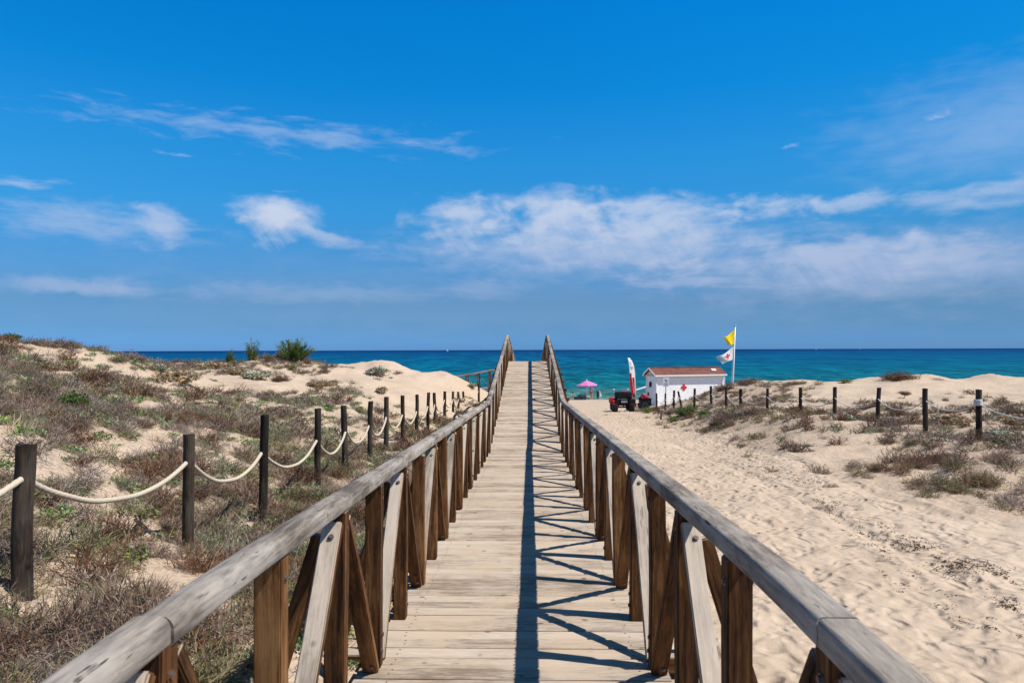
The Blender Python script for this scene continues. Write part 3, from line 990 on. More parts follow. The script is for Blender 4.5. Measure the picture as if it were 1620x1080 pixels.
def roof_mat():
    m, t, b = mat_new("brown_shingle")
    co = t.new("ShaderNodeTexCoord").outputs["Object"]
    br = t.new("ShaderNodeTexBrick"); br.inputs["Scale"].default_value = 1.0
    br.inputs["Brick Width"].default_value = .28; br.inputs["Row Height"].default_value = .16; br.inputs["Mortar Size"].default_value = .008
    for k, c in (("Color1", (.19, .06, .04)), ("Color2", (.13, .042, .03)), ("Mortar", (.06, .025, .02))): br.inputs[k].default_value = (*c, 1)
    t.put(br.inputs["Vector"], co)
    n = t.noise(co, 1.3, 5, .6)
    t.put(b.inputs["Base Color"], t.mix(1.0, br.outputs[0], t.ramp(n, [(.3, (.75, .72, .7)), (.7, (1.25, 1.3, 1.3))]), 'MULTIPLY'))
    b.inputs["Roughness"].default_value = .85
    return m


M['roof'] = roof_mat()
hx0, hx1, hy0, hy1 = 9.40, 14.95, 53.0, 54.5
hg = min(hz(hx0, hy0), hz(hx1, hy0), hz(hx0, hy1)) - .05
wt = E - 1.99                       # top of the walls
hut = empty("lifeguard_hut", (hx0, hy0, hg), "small white clapboard lifeguard hut with brown roof, half behind the right dune", "hut")
HO = Vector((hx0, hy0, hg))


def lap_wall(mb, p0, p1, z0, z1, out, step=.125, cut=None):
    """overlapping boards between two corners: each board leans out at its foot"""
    d = (p1 - p0); n = int(round((z1 - z0) / step)); s = (z1 - z0) / n
    for i in range(n):
        za, zb = z0 + i * s, z0 + (i + 1) * s
        a = [p0 + out * .028 + Vector((0, 0, za)), p0 + Vector((0, 0, za)), p0 + Vector((0, 0, zb)), p0 + out * .008 + Vector((0, 0, zb))]
        mb.hull([v - HO for v in a], [v + d - HO for v in a])


mb = MB()
lap_wall(mb, Vector((hx0 + .02, hy0, 0)), Vector((hx1 - .02, hy0, 0)), hg + .05, wt, Vector((0, -1, 0)))
lap_wall(mb, Vector((hx0, hy0 + .02, 0)), Vector((hx0, hy1 - .02, 0)), hg + .05, wt, Vector((-1, 0, 0)))
lap_wall(mb, Vector((hx1, hy0 + .02, 0)), Vector((hx1, hy1 - .02, 0)), hg + .05, wt, Vector((1, 0, 0)))
lap_wall(mb, Vector((hx0 + .02, hy1, 0)), Vector((hx1 - .02, hy1, 0)), hg + .05, wt, Vector((0, 1, 0)))
mb.build("wall", M['white_board'], hut)
for x in (hx0 - .02, hx1 + .02):
    for y in (hy0 - .02, hy1 + .02):
        mb = MB(); mb.box(Vector((x, y, (hg + wt) / 2)) - HO, (.11, .11, wt - hg), bevel=.006); mb.build("corner_trim", M['white_trim'], hut)
mb = MB()
mb.box(Vector(((hx0 + hx1) / 2, hy0 - .03, wt - .13)) - HO, (hx1 - hx0 - .12, .03, .2), bevel=.005)
mb.build("frieze_board", M['white_trim'], hut)
mb = MB(); mb.box(Vector(((hx0 + hx1) / 2, (hy0 + hy1) / 2, hg - .1)) - HO, (hx1 - hx0 + .1, hy1 - hy0 + .1, .3)); mb.build("plinth", M['grey_panel'], hut)
rx0, rx1, ry0, ry1, rz0, rz1 = 9.14, 15.22, 52.74, 54.76, E - 1.965, E - 1.43
rym = (ry0 + ry1) / 2
mb = MB()
th = .07
for (ya, yb) in ((ry0, rym), (ry1, rym)):
    a = [Vector((rx0, ya, rz0)), Vector((rx0, yb, rz1)), Vector((rx0, yb, rz1 + th)), Vector((rx0, ya, rz0 + th))]
    mb.hull([v - HO for v in a], [v + Vector((rx1 - rx0, 0, 0)) - HO for v in a])
ro = mb.build("roof", M['roof'], hut)
mb = MB(); mb.box(Vector(((rx0 + rx1) / 2, rym, rz1 + th + .01)) - HO, (rx1 - rx0 + .02, .16, .05), bevel=.015); mb.build("ridge_cap", M['roof'], ro)
mb = MB(); mb.box(Vector((14.4, 53.3, rz0 + .535 * (53.3 - ry0) / (rym - ry0) + th + .03)) - HO, (.38, .25, .05), rot=Euler((math.atan2(rz1 - rz0, rym - ry0), 0, 0)), bevel=.01); mb.build("roof_vent", M['white_trim'], ro)
mb = MB()
mb.box(Vector(((rx0 + rx1) / 2, ry0 - .012, rz0 + .01)) - HO, (rx1 - rx0, .022, .10))
mb.box(Vector(((rx0 + rx1) / 2, ry1 + .012, rz0 + .01)) - HO, (rx1 - rx0, .022, .14))
mb.build("fascia", M['white_trim'], hut)
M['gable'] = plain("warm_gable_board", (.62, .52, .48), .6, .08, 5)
for x, nm in ((hx0 - .01, "gable"), (hx1 + .01, "gable")):
    mb = MB()
    a = [Vector((x, ry0 + .1, rz0 + .03)), Vector((x, ry1 - .1, rz0 + .03)), Vector((x, rym, rz1 - .02))]
    mb.hull([v - HO + Vector((-.02, 0, 0)) for v in a], [v - HO + Vector((.02, 0, 0)) for v in a])
    mb.build(nm, M['gable'], hut)
mb = MB()
for s in (-1, 1):
    a = Vector((rx0 - .012, rym + s * (rym - ry0), rz0 + .0)); b2 = Vector((rx0 - .012, rym, rz1))
    mb.hull([v - HO for v in (a + Vector((-.012, 0, -.05)), a + Vector((.01, 0, -.05)), a + Vector((.01, 0, .075)), a + Vector((-.012, 0, .075)))],
            [v - HO for v in (b2 + Vector((-.012, 0, -.05)), b2 + Vector((.01, 0, -.05)), b2 + Vector((.01, 0, .075)), b2 + Vector((-.012, 0, .075)))])
mb.build("barge_board", M['white_trim'], hut)
c = P(1084.3, 612.6, 53.45); c.x += .04; c.y = hy0 - .045
mb = MB()
mb.box(c - HO, (.46, .03, .155)); mb.box(c + Vector((0, 0, .1525)) - HO, (.155, .03, .15)); mb.box(c - Vector((0, 0, .1525)) - HO, (.155, .03, .15))
mb.build("red_cross", M['red_paint'], hut)
mb = MB(); cc = Vector((hx0 - .09, 53.85, E - 2.62))
mb.box(cc - HO, (.10, .20, .34), bevel=.02); mb.box(cc - HO + Vector((-.03, 0, -.2)), (.07, .1, .1), bevel=.02); mb.build("wall_lamp", M['black_plastic'], hut)
mb = MB(); mb.box(Vector((15.2, 53.9, (hg + E - 2.12) / 2)) - HO, (.42, 1.2, E - 2.12 - hg), bevel=.01)
for zz in np.arange(hg + .2, E - 2.2, .3): mb.box(Vector((15.2, 53.29, zz)) - HO, (.36, .02, .04))
mb.build("side_store", M['grey_panel'], hut)

hut.rotation_euler = (0, 0, R(18))
# white rescue board standing against the back of the hut
sp = Vector((8.95, 58.2, hz(8.95, 58.2)))
rb = empty("rescue_board", sp, "white rescue board leaning behind the left end of the hut", "rescue board")
mb = MB()
pts = []
for s in range(25):
    q = s / 24
    w = .31 * math.sin(math.pi * min(1, .06 + .94 * q)) ** .55
    pts.append((q, w))
rot = Euler((0, R(72), 0)).to_matrix()
prev = None
V0 = []
for q, w in pts:
    ring = []
    for k in range(10):
        a = 2 * math.pi * k / 10
        ring.append(mb.bm.verts.new(rot @ Vector((.055 * math.sin(a), w * math.cos(a), q * 2.6)) * 1.0 + Vector((-.75, 0, E - 3.07 - sp.z - .38))))
    if prev:
        for k in range(10): mb.bm.faces.new((prev[k], prev[(k + 1) % 10], ring[(k + 1) % 10], ring[k]))
    else: mb.bm.faces.new(ring[::-1])
    prev = ring
mb.bm.faces.new(prev)
mb.build("board", M['white_trim'], rb, smooth=True)
mb = MB()
for xx in (-.75, .9): 
    mb.tube([Vector((xx, -.05, 0)), Vector((xx, -.05, E - 3.07 - sp.z - .05))], .035, 8); mb.tube([Vector((xx, .12, 0)), Vector((xx, -.05, E - 3.07 - sp.z - .1))], .03, 8)
mb.build("rack", M['steel'], rb)

# ------------------------------------------------------------------ flags
fpb, fpt = P(1157.6, 640, 58), P(1163.2, 516.5, 58)
fpb.z = hz(fpb.x, 58) - .1
fp = empty("flagpole", fpb, "tall slightly leaning white flagpole beside the hut", "flagpole")
mb = MB(); mb.tube([Vector((0, 0, 0)), (fpt - fpb) * .5, fpt - fpb], [.075, .062, .042], 14); mb.build("pole", M['white_metal'], fp, smooth=True)
mb = MB(); mb.ball(fpt - fpb + Vector((0, 0, .05)), .075); mb.build("finial", M['steel'], fp, smooth=True)
mb = MB(); mb.tube([Vector((-.1, -.02, 1.1)), (fpt - fpb) + Vector((-.07, -.02, -.15))], .008, 5); mb.build("halyard", M['white_metal'], fp)


def flag(name, label, quad_px, mat, Y, amp, waves, nx=26, nz=14, phase=0.0):
    """cloth between a hoist edge (right) and a fly edge (left), billowing in depth"""
    tr, br = P(*quad_px[0], Y), P(*quad_px[3], Y)
    tl, bl = P(*quad_px[1], Y - .62), P(*quad_px[2], Y - .62)
    tl.y = bl.y = Y
    V, F = [], []
    for i in range(nx + 1):
        u = i / nx
        for j in range(nz + 1):
            v = j / nz
            p = tr.lerp(tl, u).lerp(br.lerp(bl, u), v)
            p.y -= .62 * u
            p.y += amp * u ** .7 * math.sin(u * waves + v * 2.1 + phase) 
            p.z += .05 * u * math.sin(u * 7 + v * 3 + phase) - .06 * math.sin(math.pi * u) * (1 - v)
            p.x += .04 * math.sin(v * 5 + u * 4) * u
            V.append(p)
    o0 = V[0].copy()
    V = [p - o0 for p in V]
    n = nz + 1
    for i in range(nx):
        for j in range(nz): F.append((i * n + j, i * n + j + 1, (i + 1) * n + j + 1, (i + 1) * n + j))
    me = bpy.data.meshes.new(name); me.from_pydata(V, [], F); me.materials.append(mat)
    uv = me.uv_layers.new(name="cloth")
    for lp in me.loops:
        i, j = divmod(lp.vertex_index, n); uv.data[lp.index].uv = (i / nx, j / nz)
    me.polygons.foreach_set("use_smooth", np.ones(len(me.polygons), bool))
    o = link(name, me, None, o0)
    md = o.modifiers.new("cloth", 'SOLIDIFY'); md.thickness = .006; md.offset = 0
    return tag(o, label, "flag")


def cloth(name, c, transl=.35, emblem=None):
    m, t, b = mat_new(name)
    uv = t.new("ShaderNodeTexCoord").outputs["UV"]
    x, y, _ = t.sep(uv)
    n = t.noise(uv, 9, 3)
    cc = t.mix(n, tuple(q * .9 for q in c), c)
    if emblem: cc = emblem(t, x, y, cc)
    t.put(b.inputs["Base Color"], cc); b.inputs["Roughness"].default_value = .75; b.inputs["Specular IOR Level"].default_value = .15
    tr = t.new("ShaderNodeBsdfTranslucent"); t.put(tr.inputs[0], cc)
    mx = t.new("ShaderNodeMixShader"); mx.inputs[0].default_value = transl
    t.l.new(b.outputs[0], mx.inputs[1]); t.l.new(tr.outputs[0], mx.inputs[2]); t.l.new(mx.outputs[0], t.n["Material Output"].inputs[0])
    return m


def red_emblem(t, x, y, c):
    def barr(cx, cy, hx, hy):
        a = t.m('LESS_THAN', t.m('ABSOLUTE', t.m('SUBTRACT', x, cx)), hx); b_ = t.m('LESS_THAN', t.m('ABSOLUTE', t.m('SUBTRACT', y, cy)), hy)
        return t.m('MULTIPLY', a, b_)
    k = t.m('MAXIMUM', barr(.40, .46, .17, .10), barr(.40, .46, .065, .27))
    k2 = barr(.52, .84, .20, .035)
    c = t.mix(k, c, (.72, .10, .10))
    c = t.mix(t.m('MULTIPLY', k2, .6), c, (.70, .25, .25))
    return t.mix(t.range(x, .66, .98), c, (.42, .66, .72))


flag("flag", "plain yellow flag flying at the top of the white pole", [(1163.0, 521), (1144.6, 533.2), (1151.5, 546), (1160.6, 545)], cloth("yellow_cloth", (.95, .76, .02), .45), 57.9, .18, 5.5)
flag("flag", "white flag with red cross flying below the yellow flag", [(1160.4, 548.6), (1132.5, 565.5), (1143.5, 575.2), (1158.8, 568.8)], cloth("white_cloth", (.90, .90, .90), .45, red_emblem), 57.9, .16, 5.0, phase=1.2)

# feather banner
b0 = hit(1006, 645); Yb = b0.y
fl = empty("feather_banner", b0, "tall white feather banner with red lower half standing beside the quad bike", "feather banner")
Z1 = lambda q: (955 + q[0] / 10.8, 560 + q[1] / 10.8)


def bpt(q, dy=0.0):
    p = P(*Z1(q), Yb); p.y += dy
    return p - b0


pole_px = [(549, 895), (547, 750), (548, 500), (537, 300), (515, 190), (480, 110), (440, 66), (412, 58)]
mb = MB(); mb.tube([bpt(q) for q in pole_px], [.022, .02, .018, .016, .014, .012, .011, .010], 8); mb.build("pole", M['steel'], fl, smooth=True)
mb = MB(); mb.tube([bpt((549, 905)) , bpt((549, 850))], .045, 10); mb.ball(bpt((549, 895)) , .10, 10, (1, 1, .4)); mb.build("ground_spike", M['black_plastic'], fl)
outer = [(545, 752), (547, 640), (546, 500), (541, 400), (534, 300), (520, 212), (505, 160), (480, 112), (450, 78), (412, 59)]
inner = [(490, 722), (452, 610), (441, 500), (438, 400), (433, 330), (428, 260), (424, 200), (420, 150), (415, 105), (408, 70)]
V, F = [], []
for q in range(len(outer)):
    for s in range(7):
        u = s / 6
        p = bpt(outer[q]).lerp(bpt(inner[q]), u); p.y += .05 * math.sin(u * 3 + q * .6) * u - .22 * u
        V.append(p)
for q in range(len(outer) - 1):
    for s in range(6): F.append((q * 7 + s, q * 7 + s + 1, (q + 1) * 7 + s + 1, (q + 1) * 7 + s))
me = bpy.data.meshes.new("sail"); me.from_pydata(V, [], F)
me.materials.append(cloth("banner_white", (.90, .90, .90), .4)); me.materials.append(cloth("banner_red", (.46, .010, .025), .3))
for f in me.polygons:
    s = f.index % 6; q = f.index // 6
    if q < 3 and s >= 1 or (q == 3 and s >= 4): f.material_index = 1
me.polygons.foreach_set("use_smooth", np.ones(len(me.polygons), bool))
o = link("sail", me, fl); md = o.modifiers.new("cloth", 'SOLIDIFY'); md.thickness = .006; md.offset = 0
mb = MB()
for (x0, y0, w, h) in ((440, 138, 30, 8), (446, 158, 22, 5), (452, 176, 24, 5)): mb.box(bpt((x0 + w / 2, y0), -.17), (w / 10.8 * Yb / FPX, .006, h / 10.8 * Yb / FPX))
for i in range(5):
    for j in range(2): mb.box(bpt((446 + i * 11, 222 + j * 24), -.19), (8 / 10.8 * Yb / FPX, .006, 18 / 10.8 * Yb / FPX))
for (x0, y0, w, h) in ((452, 312, 30, 6), (462, 326, 8, 22), (458, 350, 24, 4)): mb.box(bpt((x0 + w / 2, y0), -.17), (w / 10.8 * Yb / FPX, .006, h / 10.8 * Yb / FPX))
mb.build("lettering", plain("purple_print", (.22, .12, .25), .7), fl)
mb = MB()
for i in range(11):
    y0 = 424 + i * 24
    mb.box(bpt((482 + i * 2.7, y0), -.22), ((9 if i else 16) / 10.8 * Yb / FPX, .006, (15 if i else 16) / 10.8 * Yb / FPX))
mb.build("lettering", plain("white_print", (.75, .70, .70), .7), fl)

# warning sign
sg = P(1053.3, 604, 47.0); gz = hz(sg.x, 47)
sn = empty("warning_sign", (sg.x, 47, gz), "small white warning sign on a grey post in front of the hut", "sign")
so_ = Vector((sg.x, 47, gz))
k47 = 47 / FPX
mb = MB(); mb.tube([Vector((0, .02, -.3)), Vector((0, .02, sg.z - gz + .28))], .03, 10); mb.build("post", M['steel'], sn, smooth=True)
mb = MB(); mb.box(Vector((0, -.02, sg.z - gz)), (.40, .02, .585), bevel=.006); mb.build("board", plain("sign_white", (.74, .73, .75), .5, .06, 5), sn)
mb = MB()
mb.hull([Vector((x * k47, -.034, sg.z - gz + z * k47)) for x, z in ((-2.0, 3.9), (.2, 3.4), (2.4, 1.9), (2.0, 1.3), (.5, 2.0), (-.4, 2.4), (-1.8, 3.2))],
        [Vector((x * k47, -.031, sg.z - gz + z * k47)) for x, z in ((-2.0, 3.9), (.2, 3.4), (2.4, 1.9), (2.0, 1.3), (.5, 2.0), (-.4, 2.4), (-1.8, 3.2))])
for x, z in ((-.3, 1.4), (1.5, .7)): mb.box(Vector((x * k47, -.033, sg.z - gz + z * k47)), (.03, .004, .06))
mb.build("pictogram", M['black_plastic'], sn)
mb = MB()
for i, w in enumerate((5.2, 6.2, 4.6, 5.8)): mb.box(Vector((0, -.033, sg.z - gz + (-1.6 - i * 1.15) * k47)), (w * k47, .004, .35 * k47))
mb.build("text_line", plain("grey_print", (.35, .33, .35), .7), sn)

# ------------------------------------------------------------------ quad bike and its trailer
qx, qy = 5.2, 40.0
qz = hz(qx, qy)
qb = empty("quad_bike", (qx, qy, qz), "red and black quad bike with a big rear luggage box parked on the sand", "quad bike")


def wheel(parent, c, rad, wd, rim=True, name="wheel"):
    m = Matrix.Rotation(R(90), 4, 'Y')
    r_ = empty(name, c); r_.parent = parent
    prof = [(rad * .55, -wd / 2 * .8), (rad * .8, -wd / 2), (rad * .94, -wd / 2 * .86), (rad, -wd / 2 * .5), (rad, wd / 2 * .5), (rad * .94, wd / 2 * .86), (rad * .8, wd / 2), (rad * .55, wd / 2 * .8)]
    mb = MB(); mb.lathe(prof, m, 22)
    for k in range(22):
        a = 2 * math.pi * k / 22
        for s in (-1, 0, 1):
            mb.box(m @ Vector((rad * math.cos(a + s * .09), rad * math.sin(a + s * .09), s * wd * .28)), (wd * .22, .035, .03), rot=Euler((a + math.pi / 2, 0, 0)))
    mb.build("tyre", M['rubber'], r_, angle=40)
    mb = MB(); mb.lathe([(rad * .2, -wd / 2 * .7), (rad * .5, -wd / 2 * .76), (rad * .56, -wd / 2 * .84), (rad * .56, wd / 2 * .84), (rad * .5, wd / 2 * .76), (rad * .2, wd / 2 * .7)], m, 18); mb.build("rim", M['steel'], r_, angle=40)
    return r_


for sx in (-1, 1):
    wheel(qb, (sx * .46, -.12, .27), .27, .32)
    wheel(qb, (sx * .45, 1.15, .27), .27, .25)
M['quad_red'] = plain("red_gloss_plastic", (.40, .008, .010), .3, .1, 5)
mb = MB()
mb.box((0, .5, .50), (.34, 1.5, .20), bevel=.05); mb.box((0, .05, .42), (.5, .35, .16), bevel=.04)
mb.box((0, -.22, .60), (.86, .12, .22), bevel=.04); mb.box((.46, -.50, .56), (.34, .05, .36), bevel=.02); mb.box((-.40, -.50, .54), (.22, .05, .30), bevel=.02)
for sx in (-1, 1): mb.tube([Vector((sx * .36, -.12, .27)), Vector((sx * .1, .2, .42))], .035, 8); mb.tube([Vector((sx * .36, 1.15, .27)), Vector((sx * .1, .9, .45))], .03, 8)
mb.tube([Vector((-.45, -.12, .27)), Vector((.45, -.12, .27))], .045, 10)
mb.tube([Vector((0, -.1, .36)), Vector((0, -.42, .36))], .03, 8); mb.ball((0, -.42, .39), .035)
mb.build("body", M['black_plastic'], qb, angle=40)
for sx in (-1, 1):
    mb = MB()
    for (yc, zz) in ((-.12, .60), (1.15, .58)):
        arc = [Vector((sx * .47, yc + .40 * math.cos(a), zz - .22 + .36 * math.sin(a))) for a in np.linspace(.15, math.pi - .15, 11)]
        for p, q in zip(arc[:-1], arc[1:]):
            d = q - p
            mb.box((p + q) / 2 + Vector((sx * .03, 0, 0)), (.22, d.length * 1.05, .035), rot=Euler((math.atan2(d.z, d.y), 0, 0)))
    mb.box((sx * .40, .35, .66), (.20, .8, .14), bevel=.05)
    mb.build("fender", M['quad_red'], qb, angle=40)
mb = MB(); mb.box((0, .30, .80), (.34, .8, .14), bevel=.05); mb.build("seat", M['black_plastic'], qb, angle=40)
mb = MB(); mb.box((0, -.16, .92), (.94, .46, .36), bevel=.07); mb.box((0, -.16, 1.09), (.86, .42, .06), bevel=.028); mb.box((-.28, -.41, .90), (.2, .06, .2), bevel=.03); mb.box((.28, -.41, .90), (.2, .06, .2), bevel=.03)
mb.tube([Vector((-.42, -.40, .70)), Vector((.42, -.40, .70))], .02, 8)
bx = mb.build("luggage_box", M['black_plastic'], qb, angle=40)
mb = MB(); mb.box((.04, -.16, 1.135), (.30, .24, .045), bevel=.02); mb.box((.12, -.2, 1.155), (.16, .14, .04), bevel=.018); mb.build("folded_cloth", plain("pink_cloth", (.55, .03, .13), .8), bx, angle=40)
mb = MB(); mb.tube([Vector((-.40, .78, 1.0)), Vector((-.15, .85, .98)), Vector((.15, .85, .98)), Vector((.40, .78, 1.0))], .018, 8)
mb.tube([Vector((0, .85, .98)), Vector((0, 1.0, .65))], .035, 8); mb.build("handlebar", M['black_plastic'], qb)
for sx in (-1, 1):
    mb = MB(); mb.box((sx * .40, .80, 1.19), (.13, .03, .08), bevel=.014); mb.tube([Vector((sx * .38, .80, 1.0)), Vector((sx * .40, .81, 1.18))], .01, 6)
    mb.build("mirror", M['white_metal'], qb)
    mb = MB(); mb.ball((sx * .20, -.29, .70), .045, 12, (1, .4, .8)); mb.build("tail_light", plain("pale_lens", (.6, .55, .5), .2), qb, smooth=True)
mb = MB(); mb.box((.04, -.31, .585), (.34, .012, .125), bevel=.004); mb.build("number_plate", plain("plate_white", (.62, .62, .64), .4), qb)

tx, ty = 6.55, 41.2
tz = hz(tx, ty)
tr = empty("beach_trailer", (tx, ty, tz), "small dark trailer with a red load beside the quad bike", "trailer")
mb = MB(); mb.box((.08, 0, .42), (.62, .8, .28), bevel=.03); mb.tube([Vector((-.22, 0, .36)), Vector((-.78, -.35, .36))], .028, 8); mb.tube([Vector((-.78, -.35, 0)), Vector((-.78, -.35, .40))], .022, 8)
for sy in (-.3, .3): mb.box((.08, sy, .62), (.64, .03, .16))
mb.build("body", M['black_plastic'], tr, angle=40)
for sy in (-1, 1):
    w = wheel(tr, (-.02, sy * .48, .24), .24, .15); w.rotation_euler = (0, 0, R(90))
mb = MB()
for i in range(9):
    mb.ball((random.uniform(-.16, .32), random.uniform(-.25, .25), random.uniform(.62, .86)), random.uniform(.10, .17), 10, (1, 1, .75))
mb.build("load", plain("red_canvas", (.36, .04, .05), .8, .5, 9), tr, smooth=True)

# ------------------------------------------------------------------ boats on the horizon
M['sail'] = plain("white_sailcloth", (.82, .82, .82), .8)
for (px, Y, hgt, lab) in ((708, 3000, 12.5, "largest of the tiny white sailing boats, on the horizon left of the boardwalk"), (1291, 5200, 11, "tiny sailing boat on the horizon right of the yellow flag"), (1361, 6400, 11, "tiniest sailing boat, on the horizon above the right dunes")):
    p = P(px, 553, Y)
    sb = empty("sailing_boat", (p.x, Y, 0), lab, "sailing boat")
    mb = MB()
    ring = lambda z, w, l: [Vector((l * (x - .5), w * y, z)) for x, y in ((0, .35), (.5, .5), (.85, .3), (1, 0), (.85, -.3), (.5, -.5), (0, -.35))]
    mb.hull(ring(-.3, 1.6, 7.5), ring(1.1, 2.6, 9)); mb.box((-.6, 0, 1.35), (3, 1.4, .5), bevel=.15); mb.build("hull", M['white_trim'], sb)
    mb = MB(); mb.tube([Vector((.8, 0, 1)), Vector((.8, 0, hgt))], .1, 8); mb.tube([Vector((.8, 0, 2.2)), Vector((-3.4, -.8, 2.2))], .08, 6); mb.build("mast", M['steel'], sb)
    for nm, pts in (("mainsail", [(.65, 2.4), (-3.4, 2.4), (-2.2, hgt * .5), (.65, hgt - .4)]), ("jib", [(1.0, 1.6), (4.3, 1.4), (.95, hgt * .82)])):
        mb = MB(); mb.hull([Vector((x, -.03 - abs(x - .8) * .2, z)) for x, z in pts], [Vector((x, .03 - abs(x - .8) * .2, z)) for x, z in pts]); mb.build(nm, M['sail'], sb)

# ------------------------------------------------------------------ parasol and beach things
def cone_canopy(r, h, n=8):
    V, F = [], []
    rings = 5
    for i in range(rings + 1):
        q = i / rings
        for k in range(n * 4):
            a = 2 * math.pi * k / (n * 4)
            seg = abs(((k % 4) / 4) - .0)
            sagk = .06 * math.sin(math.pi * (k % 4) / 4) * q
            V.append((r * q * math.cos(a) * (1 - sagk), r * q * math.sin(a) * (1 - sagk), h * (1 - q ** 1.12) - sagk * .4))
    N = n * 4
    for i in range(rings):
        for k in range(N): F.append((i * N + k, i * N + (k + 1) % N, (i + 1) * N + (k + 1) % N, (i + 1) * N + k))
    # valance
    b = len(V)
    for k in range(N):
        x, y, z = V[rings * N + k]; V.append((x * 1.005, y * 1.005, z - .10))
    for k in range(N): F.append((rings * N + k, rings * N + (k + 1) % N, b + (k + 1) % N, b + k))
    return V, F


pb = hit(928.4, 632.3)
pa = empty("parasol", pb, "pink beach parasol on a thin white pole by the water", "parasol")
k81 = pb.y / FPX
apex = P(928.2, 601.6, pb.y).z - pb.z
V, F = cone_canopy(16.3 * k81, 7.2 * k81)
me = bpy.data.meshes.new("canopy"); me.from_pydata(V, [], F); me.materials.append(cloth("pink_cloth_canopy", (.88, .34, .68), .4))
o = link("canopy", me, pa, (0, 0, apex - 7.2 * k81)); o.rotation_euler = (0, R(-3), 0)
md = o.modifiers.new("cloth", 'SOLIDIFY'); md.thickness = .006; md.offset = 0
mb = MB(); mb.tube([Vector((0, 0, -.3)), Vector((0, 0, apex + .02))], .028, 10); mb.build("pole", M['white_metal'], pa, smooth=True)
mb = MB(); mb.ball((0, 0, apex + .06), .055); mb.build("finial", M['white_metal'], pa, smooth=True)

M['towel'] = plain("white_towel", (.80, .79, .78), .95, .06, 8)
tw = hit(905.5, 631.2)
tO = empty("beach_towel", tw, "white towel spread on the sand under the sunbather", "towel")
mb = MB(); mb.box((0, 0, .02), (1.0, 1.8, .03), rot=Euler((0, 0, R(75))), bevel=.012); mb.build("towel", M['towel'], tO, angle=40)


def bag(px, py, w, d, h, mat, label, strap=True):
    p = hit(px, py)
    t = empty("beach_bag", p, label, "bag")
    mb = MB(); mb.box((0, 0, h / 2), (w, d, h), bevel=min(w, d, h) * .3)
    for v in mb.bm.verts:
        v.co += Vector((mnoise.noise(v.co * 4 + Vector((px, 0, 0))), mnoise.noise(v.co * 4 + Vector((0, px, 0))), mnoise.noise(v.co * 5))) * .05
        v.co.z = max(0, v.co.z)
    mb.build("body", mat, t, angle=50)
    if strap:
        mb = MB(); mb.tube([Vector((w * .3 * math.cos(a), 0, h * .85 + h * .45 * math.sin(a))) for a in np.linspace(0, math.pi, 11)], .018, 6); mb.build("handle", M['black_plastic'], t)


bag(913, 631.6, .75, .5, .32, plain("navy_canvas", (.02, .03, .08), .85), "dark blue low bag lying left of the parasol pole")
bag(919.5, 631.6, .72, .5, .55, plain("dark_green_canvas", (.02, .05, .035), .85), "dark green bulging bag left of the parasol pole")
bag(926.3, 631.8, .34, .3, .62, plain("blue_canvas", (.05, .07, .16), .85), "upright blue bag against the parasol pole")
bag(931.5, 631.6, .5, .35, .45, plain("pale_green_canvas", (.32, .42, .28), .85), "pale green bag right of the parasol pole")

# ------------------------------------------------------------------ people
M['skin'] = plain("tanned_skin", (.50, .27, .18), .55, .08, 8)
M['skin2'] = plain("fair_skin", (.60, .38, .28), .55, .08, 8)
M['hair'] = plain("dark_hair", (.02, .013, .01), .6, .3, 30)
M['hair2'] = plain("light_brown_hair", (.16, .09, .04), .6, .3, 30)


